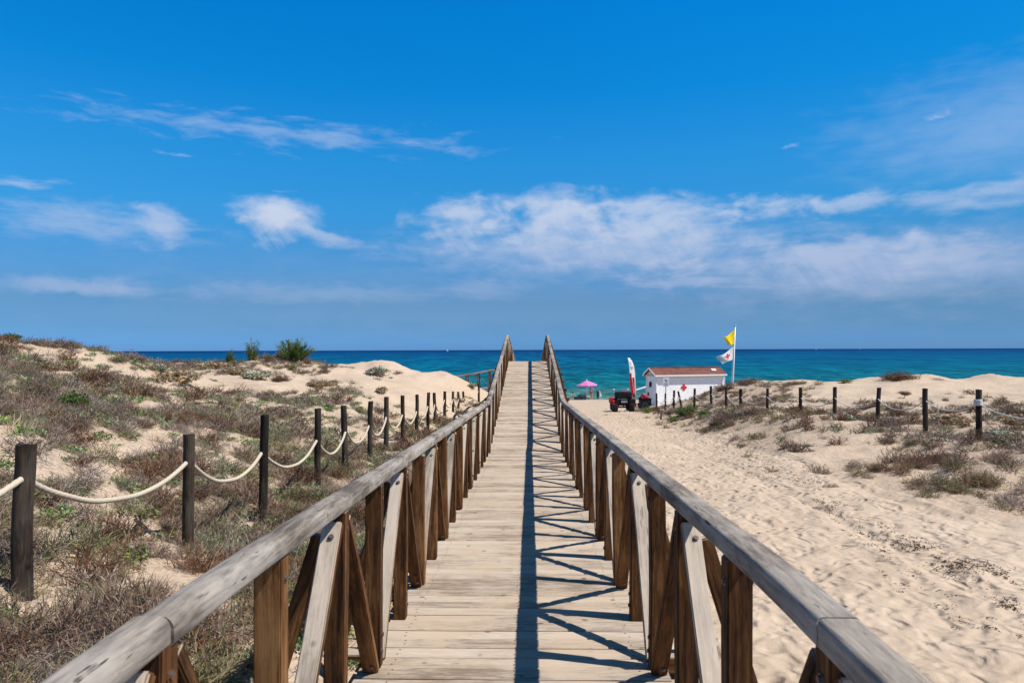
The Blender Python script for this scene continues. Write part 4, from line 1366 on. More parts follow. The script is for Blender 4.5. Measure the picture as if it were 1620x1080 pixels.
def figure(h, pose):
    """joint positions for a person of height h; pose overrides single joints"""
    J = dict(pelvis=(0, 0, .53), waist=(0, .005, .61), chest=(0, .0, .715), neck=(0, .01, .825), head0=(0, -.005, .872), head1=(0, -.008, .925), head2=(0, 0, .972))
    for s, n in ((-1, 'l'), (1, 'r')):
        J.update({n + 'sh': (s * .098, .01, .800), n + 'el': (s * .135, .02, .625), n + 'wr': (s * .15, -.02, .475), n + 'pa': (s * .152, -.03, .435),
                  n + 'hip': (s * .052, 0, .505), n + 'kn': (s * .055, -.008, .285), n + 'an': (s * .055, .012, .045), n + 'to': (s * .065, -.085, .014), n + 'he': (s * .055, .035, .018)})
    J.update(pose)
    J = {k: Vector(v) * h for k, v in J.items()}
    Rr = dict(pelvis=.078, waist=.064, chest=.078, neck=.032, head0=.036, head1=.050, head2=.034, sh=.036, el=.024, wr=.017, pa=.018, hip=.056, kn=.035, an=.023, to=.014, he=.019)
    edges = [('pelvis', 'waist'), ('waist', 'chest'), ('chest', 'neck'), ('neck', 'head0'), ('head0', 'head1'), ('head1', 'head2')]
    for n in 'lr':
        edges += [('chest', n + 'sh'), (n + 'sh', n + 'el'), (n + 'el', n + 'wr'), (n + 'wr', n + 'pa'), ('pelvis', n + 'hip'), (n + 'hip', n + 'kn'), (n + 'kn', n + 'an'), (n + 'an', n + 'to'), (n + 'an', n + 'he')]
        d = (J[n + 'pa'] - J[n + 'wr']).normalized()
        side = d.cross(Vector((0, 0, 1)) if abs(d.z) < .8 else Vector((0, 1, 0))).normalized()
        for q, ln in ((-1.5, .034), (-.5, .042), (.5, .045), (1.5, .040)):
            a = J[n + 'pa'] + (d * .012 + side * q * .0105) * h
            b_ = a + (d * ln + side * q * .002) * h
            J[n + 'f%g' % q] = a; J[n + 'g%g' % q] = b_
            edges += [(n + 'pa', n + 'f%g' % q), (n + 'f%g' % q, n + 'g%g' % q)]
        J[n + 'th'] = J[n + 'wr'] + (d * .035 + side * -.026) * h; edges.append((n + 'wr', n + 'th'))
    keys = list(J); idx = {k: i for i, k in enumerate(keys)}
    me = bpy.data.meshes.new("person")
    me.from_pydata([J[k] for k in keys], [(idx[a], idx[b]) for a, b in edges], [])
    ob = bpy.data.objects.new("tmp", me); col.objects.link(ob)
    md = ob.modifiers.new("s", 'SKIN'); md.use_smooth_shade = True
    for k, i in idx.items():
        r = Rr.get(k) or Rr.get(k[1:]) or (.0068 if k[1] in 'fgt' else .02)
        me.skin_vertices[0].data[i].radius = (r * h, r * h * (.72 if k in ('pelvis', 'waist', 'chest') else 1))
        me.skin_vertices[0].data[i].use_root = (k == 'pelvis')
    ob.modifiers.new("d", 'SUBSURF').levels = 2
    dg = bpy.context.evaluated_depsgraph_get()
    out = bpy.data.meshes.new_from_object(ob.evaluated_get(dg))
    bpy.data.objects.remove(ob)
    return out, J


def garment(body, name, mat, parent, cond, off=.012):
    bm = bmesh.new(); bm.from_mesh(body); bm.normal_update()
    bmesh.ops.delete(bm, geom=[f for f in bm.faces if not cond(f.calc_center_median())], context='FACES')
    for v in bm.verts: v.co += v.normal * off
    me = bpy.data.meshes.new(name); bm.to_mesh(me); bm.free()
    if not len(me.vertices): return
    me.materials.clear(); me.materials.append(mat)
    for p in me.polygons: p.use_smooth = True; p.material_index = 0
    o = link(name, me, parent); md = o.modifiers.new("cloth", 'SOLIDIFY'); md.thickness = .008; md.offset = 1


def person(px, py, h, label, pose, skin, hair, long_hair, rz=0.0, loc=None):
    p = loc or hit(px, py)
    body, J = figure(h, pose)
    body.materials.clear(); body.materials.append(skin)
    o = tag(link("person", body, None, p, (0, 0, rz)), label, "person")
    mb = MB(); c = J['head1'] + Vector((0, .008 * h, .012 * h))
    mb.ball(c, .058 * h, 16, (.92, 1.0, 1.05))
    f = (J['head1'] - J['head0']).normalized()
    for v in mb.bm.verts:
        if v.co.y < c.y - .02 * h and v.co.z < c.z + .03 * h: v.co.y = c.y - .02 * h
    if long_hair: mb.tube([c + Vector((0, .03 * h, 0)), c + Vector((0, .055 * h, -.07 * h)), c + Vector((0, .045 * h, -.13 * h))], [.04 * h, .032 * h, .012 * h], 10)
    mb.build("hair", hair, o, smooth=True)
    mb = MB()
    hd = J['head1']
    mb.ball(hd + Vector((0, -.052 * h, -.006 * h)), .009 * h, 8, (.8, 1.1, 1.3))
    for s in (-1, 1): mb.ball(hd + Vector((s * .050 * h, 0, -.004 * h)), .012 * h, 8, (.4, .8, 1.3))
    mb.build("nose_and_ears", skin, o, smooth=True)
    mb = MB()
    for s in (-1, 1): mb.ball(hd + Vector((s * .018 * h, -.046 * h, .008 * h)), .006 * h, 8)
    mb.build("eyes", M['hair'], o, smooth=True)
    return o, body, J


h = 1.66
o, body, J = person(935.4, 632, h, "standing woman in purple bikini under the pink parasol",
                    dict(lel=(-.175, .02, .66), lwr=(-.10, -.10, .70), lpa=(-.07, -.12, .715), rel=(.16, .03, .63), rwr=(.13, -.08, .52), rpa=(.125, -.10, .485)), M['skin'], M['hair'], True, R(170))
M['bikini'] = plain("purple_bikini", (.16, .03, .20), .7)
garment(body, "bikini_bottom", M['bikini'], o, lambda c: .475 * h < c.z < .555 * h and abs(c.x) < .11 * h)
garment(body, "bikini_top", M['bikini'], o, lambda c: .715 * h < c.z < .755 * h and abs(c.x) < .085 * h)
h = 1.25
o, body, J = person(945.6, 631.6, h, "child in a dark wetsuit carrying a pale towel right of the parasol",
                    dict(rel=(.17, .0, .66), rwr=(.20, -.03, .57), rpa=(.205, -.04, .535), lkn=(-.06, -.03, .285), lan=(-.075, .02, .045), lto=(-.085, -.07, .014), lhe=(-.075, .05, .018)), M['skin2'], M['hair2'], False, R(150))
M['wetsuit'] = plain("dark_wetsuit", (.02, .024, .035), .6)
garment(body, "wetsuit", M['wetsuit'], o, lambda c: .12 * h < c.z < .80 * h and abs(c.x) < .13 * h, .01)
tq = Vector(o.location) + Vector((.22, -.12, .30))
mb = MB()
for i in range(7):
    q = i / 6
    mb.box((.10 * math.sin(q * 2.2), .05 * math.sin(q * 5), .62 * (1 - q) + .02), (.16 + .10 * q, .05, .14), rot=Euler((0, R(-8 - 10 * q), 0)), bevel=.02)
tc = tag(mb.build("carried_towel", plain("pale_aqua_towel", (.55, .74, .72), .95), None, tq, angle=50), "pale aqua towel hanging from the arm of the child", "towel")
h = 1.75
sit = dict(pelvis=(0, 0, .075), waist=(0, .055, .15), chest=(0, .12, .235), neck=(0, .155, .335), head0=(0, .15, .385), head1=(0, .14, .435), head2=(0, .145, .48),
           lsh=(-.1, .15, .31), rsh=(.1, .15, .31), lel=(-.15, .24, .18), rel=(.15, .24, .18), lwr=(-.16, .27, .035), rwr=(.16, .27, .035), lpa=(-.16, .30, .018), rpa=(.16, .30, .018),
           lhip=(-.055, -.03, .06), rhip=(.055, -.03, .06), lkn=(-.07, -.19, .19), rkn=(.08, -.24, .06), lan=(-.07, -.33, .04), ran=(.09, -.47, .03), lto=(-.075, -.43, .02), rto=(.11, -.50, .10), lhe=(-.07, -.31, .02), rhe=(.09, -.49, .02))
o, body, J = person(905, 630.6, h, "sunbather leaning back on a white towel left of the parasol", sit, M['skin'], M['hair'], False, R(205), tw + Vector((-.05, .1, .035)))
garment(body, "swim_shorts", plain("white_shorts", (.7, .7, .7), .8), o, lambda c: -.16 * h < c.y < .05 * h and c.z < .2 * h and abs(c.x) < .14 * h)
h = 1.7
wp = P(761, 616, 79); wp.z = hz(wp.x, 79)
o, body, J = person(0, 0, h, "distant person with dark hair on the beach behind the side branch railing", {}, M['skin2'], M['hair'], False, R(185), wp)
garment(body, "shirt", plain("pale_shirt", (.60, .62, .68), .8), o, lambda c: .52 * h < c.z < .82 * h and abs(c.x) < .12 * h)
garment(body, "shorts", plain("teal_shorts", (.05, .35, .38), .8), o, lambda c: .33 * h < c.z < .535 * h and abs(c.x) < .13 * h, .016)

# black hose lying on the sand by the fence
mb = MB()
pts = []
for q in [(1041.5, 656), (1043, 653.2), (1046, 652.6), (1046.8, 656), (1046.2, 661), (1046.6, 664)]:
    pts.append(hit(*q))
pts2 = [hit(*q) + Vector((0, 0, .03)) for q in [(1047, 652.8), (1051, 653.2), (1056, 655), (1060, 659), (1063, 662)]]
o0 = pts[0].copy()
for c in (pts, pts2):
    for p in c: p.z += .03
    fine = []
    for a, b_ in zip(c[:-1], c[1:]):
        for i in range(5): fine.append(a.lerp(b_, i / 5) - o0)
    fine.append(c[-1] - o0)
    mb.tube(fine, .02, 8)
tag(mb.build("hose", M['black_plastic'], None, o0, smooth=True), "black hose lying on the sand before the right rope fence", "hose")

# ------------------------------------------------------------------ plants
def norm(a): return a / np.maximum(np.linalg.norm(a, axis=1, keepdims=True), 1e-9)


class Plant:
    def __init__(s): s.V, s.F, s.C, s.n = [], [], [], 0

    def add(s, V, F, C): s.V.append(V); s.F.append(F + s.n); s.C.append(C); s.n += len(V)

    def blades(s, p0, p1, w, c, g, bend=0.25):
        """thin tapering blades of two joints each"""
        n = len(p0)
        d = p1 - p0
        side = norm(np.cross(d, g.normal(size=(n, 3)))) * (w if np.ndim(w) == 0 else w[:, None]) * .5
        mid = p0 + d * .55 + np.stack([np.zeros(n), np.zeros(n), np.linalg.norm(d, axis=1) * bend * .3], 1)
        V = np.stack([p0 - side, p0 + side, mid + side * .75, mid - side * .75, p1], 1).reshape(-1, 3)
        i = np.arange(n)[:, None] * 5
        F = np.concatenate([i + np.array([[0, 1, 2]]), i + np.array([[0, 2, 3]]), i + np.array([[3, 2, 4]])])
        s.add(V, F, np.repeat(c, 5, 0))

    def leaves(s, p, size, c, g, up=.4, aspect=.6):
        n = len(p)
        d = norm(g.normal(size=(n, 3)) + np.array([0, 0, up]))
        sd = norm(np.cross(d, g.normal(size=(n, 3))))
        sz = size * g.uniform(.6, 1.3, n)[:, None]
        nrm = np.cross(d, sd)
        V = np.stack([p, p + d * sz * .5 + sd * sz * aspect * .5 + nrm * sz * .08, p + d * sz, p + d * sz * .5 - sd * sz * aspect * .5 + nrm * sz * .08], 1).reshape(-1, 3)
        i = np.arange(n)[:, None] * 4
        F = np.concatenate([i + np.array([[0, 1, 2]]), i + np.array([[0, 2, 3]])])
        s.add(V, F, np.repeat(c, 4, 0))

    def arrays(s): return np.concatenate(s.V), np.concatenate(s.F), np.concatenate(s.C)


def pick(pal, n, g, jit=.22):
    pal = np.array(pal)
    return np.clip(pal[g.integers(0, len(pal), n)] * (1 + g.uniform(-jit, jit, (n, 1))), 0, 1)


PAL = dict(
    brown=[(.19, .12, .08), (.24, .165, .115), (.14, .09, .062), (.28, .205, .145)],
    mauve=[(.28, .205, .165), (.22, .155, .125), (.34, .26, .21), (.17, .115, .09)],
    red=[(.15, .07, .038), (.20, .10, .052), (.12, .06, .038)],
    grey=[(.31, .275, .235), (.24, .21, .18), (.37, .33, .275)],
    olive=[(.16, .16, .065), (.21, .19, .095), (.12, .13, .05), (.24, .20, .12)],
    green=[(.08, .155, .035), (.12, .205, .05), (.06, .11, .03)],
    sage=[(.20, .235, .14), (.26, .29, .185), (.16, .19, .105)],
    pale=[(.50, .53, .43), (.58, .59, .50), (.38, .43, .34)],
    tan=[(.44, .29, .15), (.54, .38, .22), (.34, .21, .11)],
    straw=[(.36, .28, .16), (.28, .21, .12), (.42, .34, .22)],
    lime=[(.22, .28, .06), (.17, .23, .05), (.27, .30, .09)],
    tamarisk=[(.08, .135, .03), (.135, .19, .045), (.20, .22, .06), (.06, .10, .025)],
)


def hemi(n, g, up=.25, flat=1.0):
    d = norm(g.normal(size=(n, 3)))
    d[:, 2] = np.abs(d[:, 2]) * flat + up
    return norm(d)


def heath(seed, Rr, H, pal, nst=70, ntw=5, w=.005):
    """dry dwarf shrub: a dome of wiry stems with twigs"""
    g = np.random.default_rng(seed); pl = Plant()
    d = hemi(nst, g, .15, 1.0)
    tip = d * np.array([Rr, Rr, H]) * g.uniform(.65, 1.12, (nst, 1))
    base = g.normal(size=(nst, 3)) * np.array([Rr * .3, Rr * .3, 0]); base[:, 2] = -.03
    pl.blades(base, tip, w * 1.5, pick(pal, nst, g), g)
    q = g.uniform(.35, 1.0, (nst * ntw, 1)); k = np.repeat(np.arange(nst), ntw)
    p = base[k] * (1 - q) + tip[k] * q
    t = p + norm(d[k] + g.normal(size=(len(k), 3)) * .75 + np.array([0, 0, .35])) * H * g.uniform(.16, .42, (len(k), 1))
    pl.blades(p, t, w, pick(pal, len(k), g), g)
    return pl.arrays()


def tuft(seed, Rr, H, pal, n=70, w=.006, spread=.8):
    g = np.random.default_rng(seed); pl = Plant()
    b = g.normal(size=(n, 3)) * np.array([Rr * .3, Rr * .3, 0]); b[:, 2] = -.02
    d = norm(g.normal(size=(n, 3)) * np.array([spread, spread, 0]) + np.array([0, 0, 1]))
    pl.blades(b, b + d * H * g.uniform(.45, 1.1, (n, 1)), w, pick(pal, n, g), g, -.2)
    return pl.arrays()


def leafy(seed, Rr, H, pal, n=160, size=.05, stem=None, fill=.55, aspect=.6):
    g = np.random.default_rng(seed); pl = Plant()
    d = hemi(n, g, .1)
    # lobes, so that the outline is uneven
    lob = hemi(7, g, .2) * np.array([Rr, Rr, H]) * .55
    c = lob[g.integers(0, 7, n)]
    p = c + d * np.array([Rr, Rr, H]) * .5 * g.uniform(fill, 1.0, (n, 1))
    p[:, 2] = np.maximum(p[:, 2], .01)
    pl.leaves(p, size, pick(pal, n, g), g, .5, aspect)
    ns = max(8, n // 8)
    i = g.integers(0, n, ns)
    pl.blades(np.concatenate([g.normal(size=(ns, 2)) * Rr * .15, np.full((ns, 1), -.02)], 1), p[i], .007, pick(stem or PAL['brown'], ns, g), g)
    return pl.arrays()


def spray_bush(seed, Rr, H, pal, nb=60, nl=70, w=.012):
    """tamarisk: feathery sprays along upright branches; returns foliage and stems"""
    g = np.random.default_rng(seed); fo, st = Plant(), Plant()
    d = hemi(nb, g, .45)
    tip = d * np.array([Rr, Rr, H]) * g.uniform(.55, 1.15, (nb, 1))
    base = np.stack([tip[:, 0] * .25, tip[:, 1] * .25, np.full(nb, -.05)], 1)
    st.blades(base, tip, .02, pick(PAL['brown'], nb, g), g)
    k = np.repeat(np.arange(nb), nl)
    q = g.uniform(.25, 1.05, (len(k), 1))
    p = base[k] * (1 - q) + tip[k] * q + g.normal(size=(len(k), 3)) * .04
    t = p + norm(d[k] * .8 + g.normal(size=(len(k), 3)) * .6 + np.array([0, 0, .35])) * g.uniform(.07, .2, (len(k), 1)) * (H / .9)
    c = pick(pal, nb, g, .3)[k] * g.uniform(.8, 1.2, (len(k), 1))
    fo.blades(p, t, w, c, g)
    return fo.arrays(), st.arrays()


PROTO = {}


def reg(kind, f, *a, n=3, far=None):
    PROTO[kind] = [f(i * 13 + 1 + len(PROTO) * 101, *a) for i in range(n)]
    if far: PROTO[kind + '_far'] = [f(i * 17 + 5 + len(PROTO) * 101, *far) for i in range(n)]


def reg_heath(kind, H, pal, nst=70, ntw=6, w=.005):
    reg(kind, heath, .30, H, pal, nst, ntw, w, far=(.30, H, pal, nst // 2, ntw - 2, w * 2.1))


reg_heath('heath_brown', .26, PAL['brown'] + PAL['mauve'])
reg_heath('heath_mauve', .24, PAL['mauve'] + PAL['grey'][:2])
reg_heath('heath_red', .27, PAL['red'] + PAL['brown'][:1], 80)
reg_heath('heath_grey', .20, PAL['grey'] + PAL['mauve'], 60)
reg_heath('heath_olive', .22, PAL['olive'] + PAL['brown'][:2], 65)
reg_heath('heath_sage', .20, PAL['sage'] + PAL['olive'][:2] + PAL['grey'][:1], 65)
reg_heath('heath_green', .26, PAL['green'] + PAL['olive'][:1], 80, 6, .007)
reg('tuft_straw', tuft, .12, .26, PAL['straw'] + PAL['grey'][:1], 60, far=(.12, .26, PAL['straw'] + PAL['grey'][:1], 36, .011))
reg('tuft_olive', tuft, .14, .15, PAL['olive'] + PAL['straw'][:2] + PAL['green'][:1], 90)
reg('tuft_green', tuft, .12, .16, PAL['green'] + PAL['olive'][:2], 80)
reg('creeper', leafy, .22, .10, PAL['green'][:2] + PAL['sage'] + PAL['lime'][:1], 130, .04, PAL['grey'], .3)
reg('holly_pale', leafy, .32, .30, PAL['pale'] + PAL['sage'][:2] + PAL['tan'][:1], 230, .065, PAL['tan'], .5, .8)
reg('holly_tan', leafy, .32, .30, PAL['tan'] + PAL['straw'] + PAL['pale'][:1], 230, .06, PAL['tan'], .5, .8)
reg('leafy_lime', leafy, .30, .30, PAL['lime'] + PAL['green'][:1], 240, .05, PAL['olive'], .5)
reg('leafy_green', leafy, .30, .30, PAL['green'] + PAL['olive'][:1], 240, .05, PAL['olive'], .5)
reg('twigs', tuft, .3, .13, PAL['grey'] + PAL['mauve'], 40, .005, 2.2)


def scatter(name, label, spots, mat):
    """spots: (kind, x, y, z, scale, squash, rot) -> ONE mesh of the whole growth"""
    Vs, Fs, Cs, n = [], [], [], 0
    for kind, x, y, z, sc, sq, rot, shade in spots:
        kk = kind + '_far' if y > 13 and kind + '_far' in PROTO else kind
        V, F, C = PROTO[kk][int(rot * 37) % 3]
        c, s = math.cos(rot), math.sin(rot)
        Q = np.stack([(V[:, 0] * c - V[:, 1] * s) * sc + x, (V[:, 0] * s + V[:, 1] * c) * sc + y, V[:, 2] * sc * sq + z], 1)
        Vs.append(Q); Fs.append(F + n); Cs.append(np.clip(C * shade, 0, 1)); n += len(V)
    me = np_mesh(name, np.concatenate(Vs), np.concatenate(Fs), mat, np.concatenate(Cs))
    return tag(link(name, me), label, "undergrowth", kind="stuff")


def grow(name, label, mix, n, xr, yr, dens, size, seed, mat):
    g = np.random.default_rng(seed)
    # more plants where the view is near and wide
    y = yr[0] + (yr[1] - yr[0]) * g.uniform(0, 1, n) ** 1.7
    x = xr[0] + (xr[1] - xr[0]) * g.uniform(0, 1, n)
    v = dens(x, y)
    # neighbouring plants are of one kind
    kn = fbm(x * .33 + 7, y * .33, seed, 3)
    keep = g.uniform(0, 1, n) < v
    x, y, kn = x[keep], y[keep], kn[keep]
    z = height(x, y)
    px, py = project(x, y, z)
    vis = (px > -420) & (px < 2350) & (y > .5)
    x, y, z, kn = x[vis], y[vis], z[vis], kn[vis]
    r_ = ((kn - .28) / .44 * 1.3 + g.normal(size=len(x)) * .13) % .999
    spots = []
    for i in range(len(x)):
        k = mix[int(r_[i] * len(mix))]
        sc = size * g.uniform(.55, 1.35) * (1.0 if 'tuft' not in k else 1.1)
        spots.append((k, x[i], y[i], z[i] - .01, sc, g.uniform(.6, 1.15), g.uniform(0, 6.28), g.uniform(.8, 1.55)))
    return scatter(name, label, spots, mat)


veg_left = lambda x, y: vegetation(x, y) * (x < -1.05)
veg_right = lambda x, y: vegetation(x, y) * (x > 2.2)
grow("dune_scrub", "low dry brown and grey scrub covering the left dune", ['heath_mauve', 'heath_brown', 'creeper', 'heath_olive', 'heath_brown', 'heath_sage', 'heath_mauve', 'tuft_straw', 'heath_olive', 'creeper', 'heath_mauve', 'heath_red', 'heath_grey', 'heath_sage', 'heath_brown', 'tuft_olive', 'heath_red'],
     15000, (-19, -1.0), (1.2, 36), veg_left, .86, 5, M['scrub'])
grow("ground_cover", "small creeping plants and twigs between the scrub of the left dune", ['creeper', 'twigs', 'twigs', 'tuft_olive', 'creeper', 'twigs', 'tuft_straw'],
     9000, (-15, -1.0), (1.0, 24), lambda x, y: np.clip(veg_left(x, y) * .75 + .26 * (x < -1.1), 0, 1), .85, 6, M['scrub'])
grow("dune_grass", "thin dry scrub and grass along the rope fence of the right dune", ['tuft_olive', 'heath_brown', 'twigs', 'heath_olive', 'tuft_straw', 'twigs', 'heath_mauve', 'tuft_olive', 'heath_sage', 'twigs', 'tuft_straw', 'heath_brown', 'heath_olive', 'heath_red'],
     13000, (3.6, 34), (3.0, 46), veg_right, .85, 8, M['scrub'])

MESHES = {}


def plant(name, label, cat, kind, px, py, wpx, squash=1.0, sink=.03, group=None, off=0.0):
    """one separate plant whose foot is seen at px, py and which is wpx pixels wide"""
    p = hit(px, py)
    s = wpx * p.y / FPX / .62
    i = int(px * 7 + py) % 3
    key = (kind, i)
    if key not in MESHES:
        V, F, C = PROTO[kind][i]
        # a fuller plant: three of the same growth set together
        g = np.random.default_rng(int(px))
        Vs, Fs, Cs = [], [], []
        for q in range(4):
            V2, F2, C2 = PROTO[kind][(i + q) % 3]
            a = q * 1.7; c, sn_ = math.cos(a), math.sin(a)
            o_ = np.array([(.0, .0), (.13, .06), (-.12, .05), (.02, -.12)][q])
            k = (1, .8, .85, .75)[q]
            Vs.append(np.stack([(V2[:, 0] * c - V2[:, 1] * sn_) * k + o_[0], (V2[:, 0] * sn_ + V2[:, 1] * c) * k + o_[1], V2[:, 2] * k], 1))
            Fs.append(F2 + sum(len(t) for t in Vs[:-1])); Cs.append(C2)
        MESHES[key] = np_mesh(name, np.concatenate(Vs), np.concatenate(Fs), M['leaf' if 'l' == kind[0] or 'holly' in kind else 'scrub'], np.concatenate(Cs))
    o = link(name, MESHES[key], None, p - Vector((0, 0, sink)), (0, 0, (px * 1.37) % 6.28))
    o.scale = (s, s, s * squash)
    return tag(o, label, cat, group)


def feathery(name, label, px, py, wpx, hpx, seed, nb, dens=70):
    p = hit(px, py)
    k = p.y / FPX
    (V, F, C), (V2, F2, C2) = spray_bush(seed, wpx * k / 2, hpx * k, PAL['tamarisk'], nb, dens, .010 + .010 * wpx / 70)
    t = empty(name, p, label, "bush")
    link("foliage", np_mesh("foliage", V, F, M['leaf'], C), t)
    link("stems", np_mesh("stems", V2, F2, M['scrub'], C2), t)


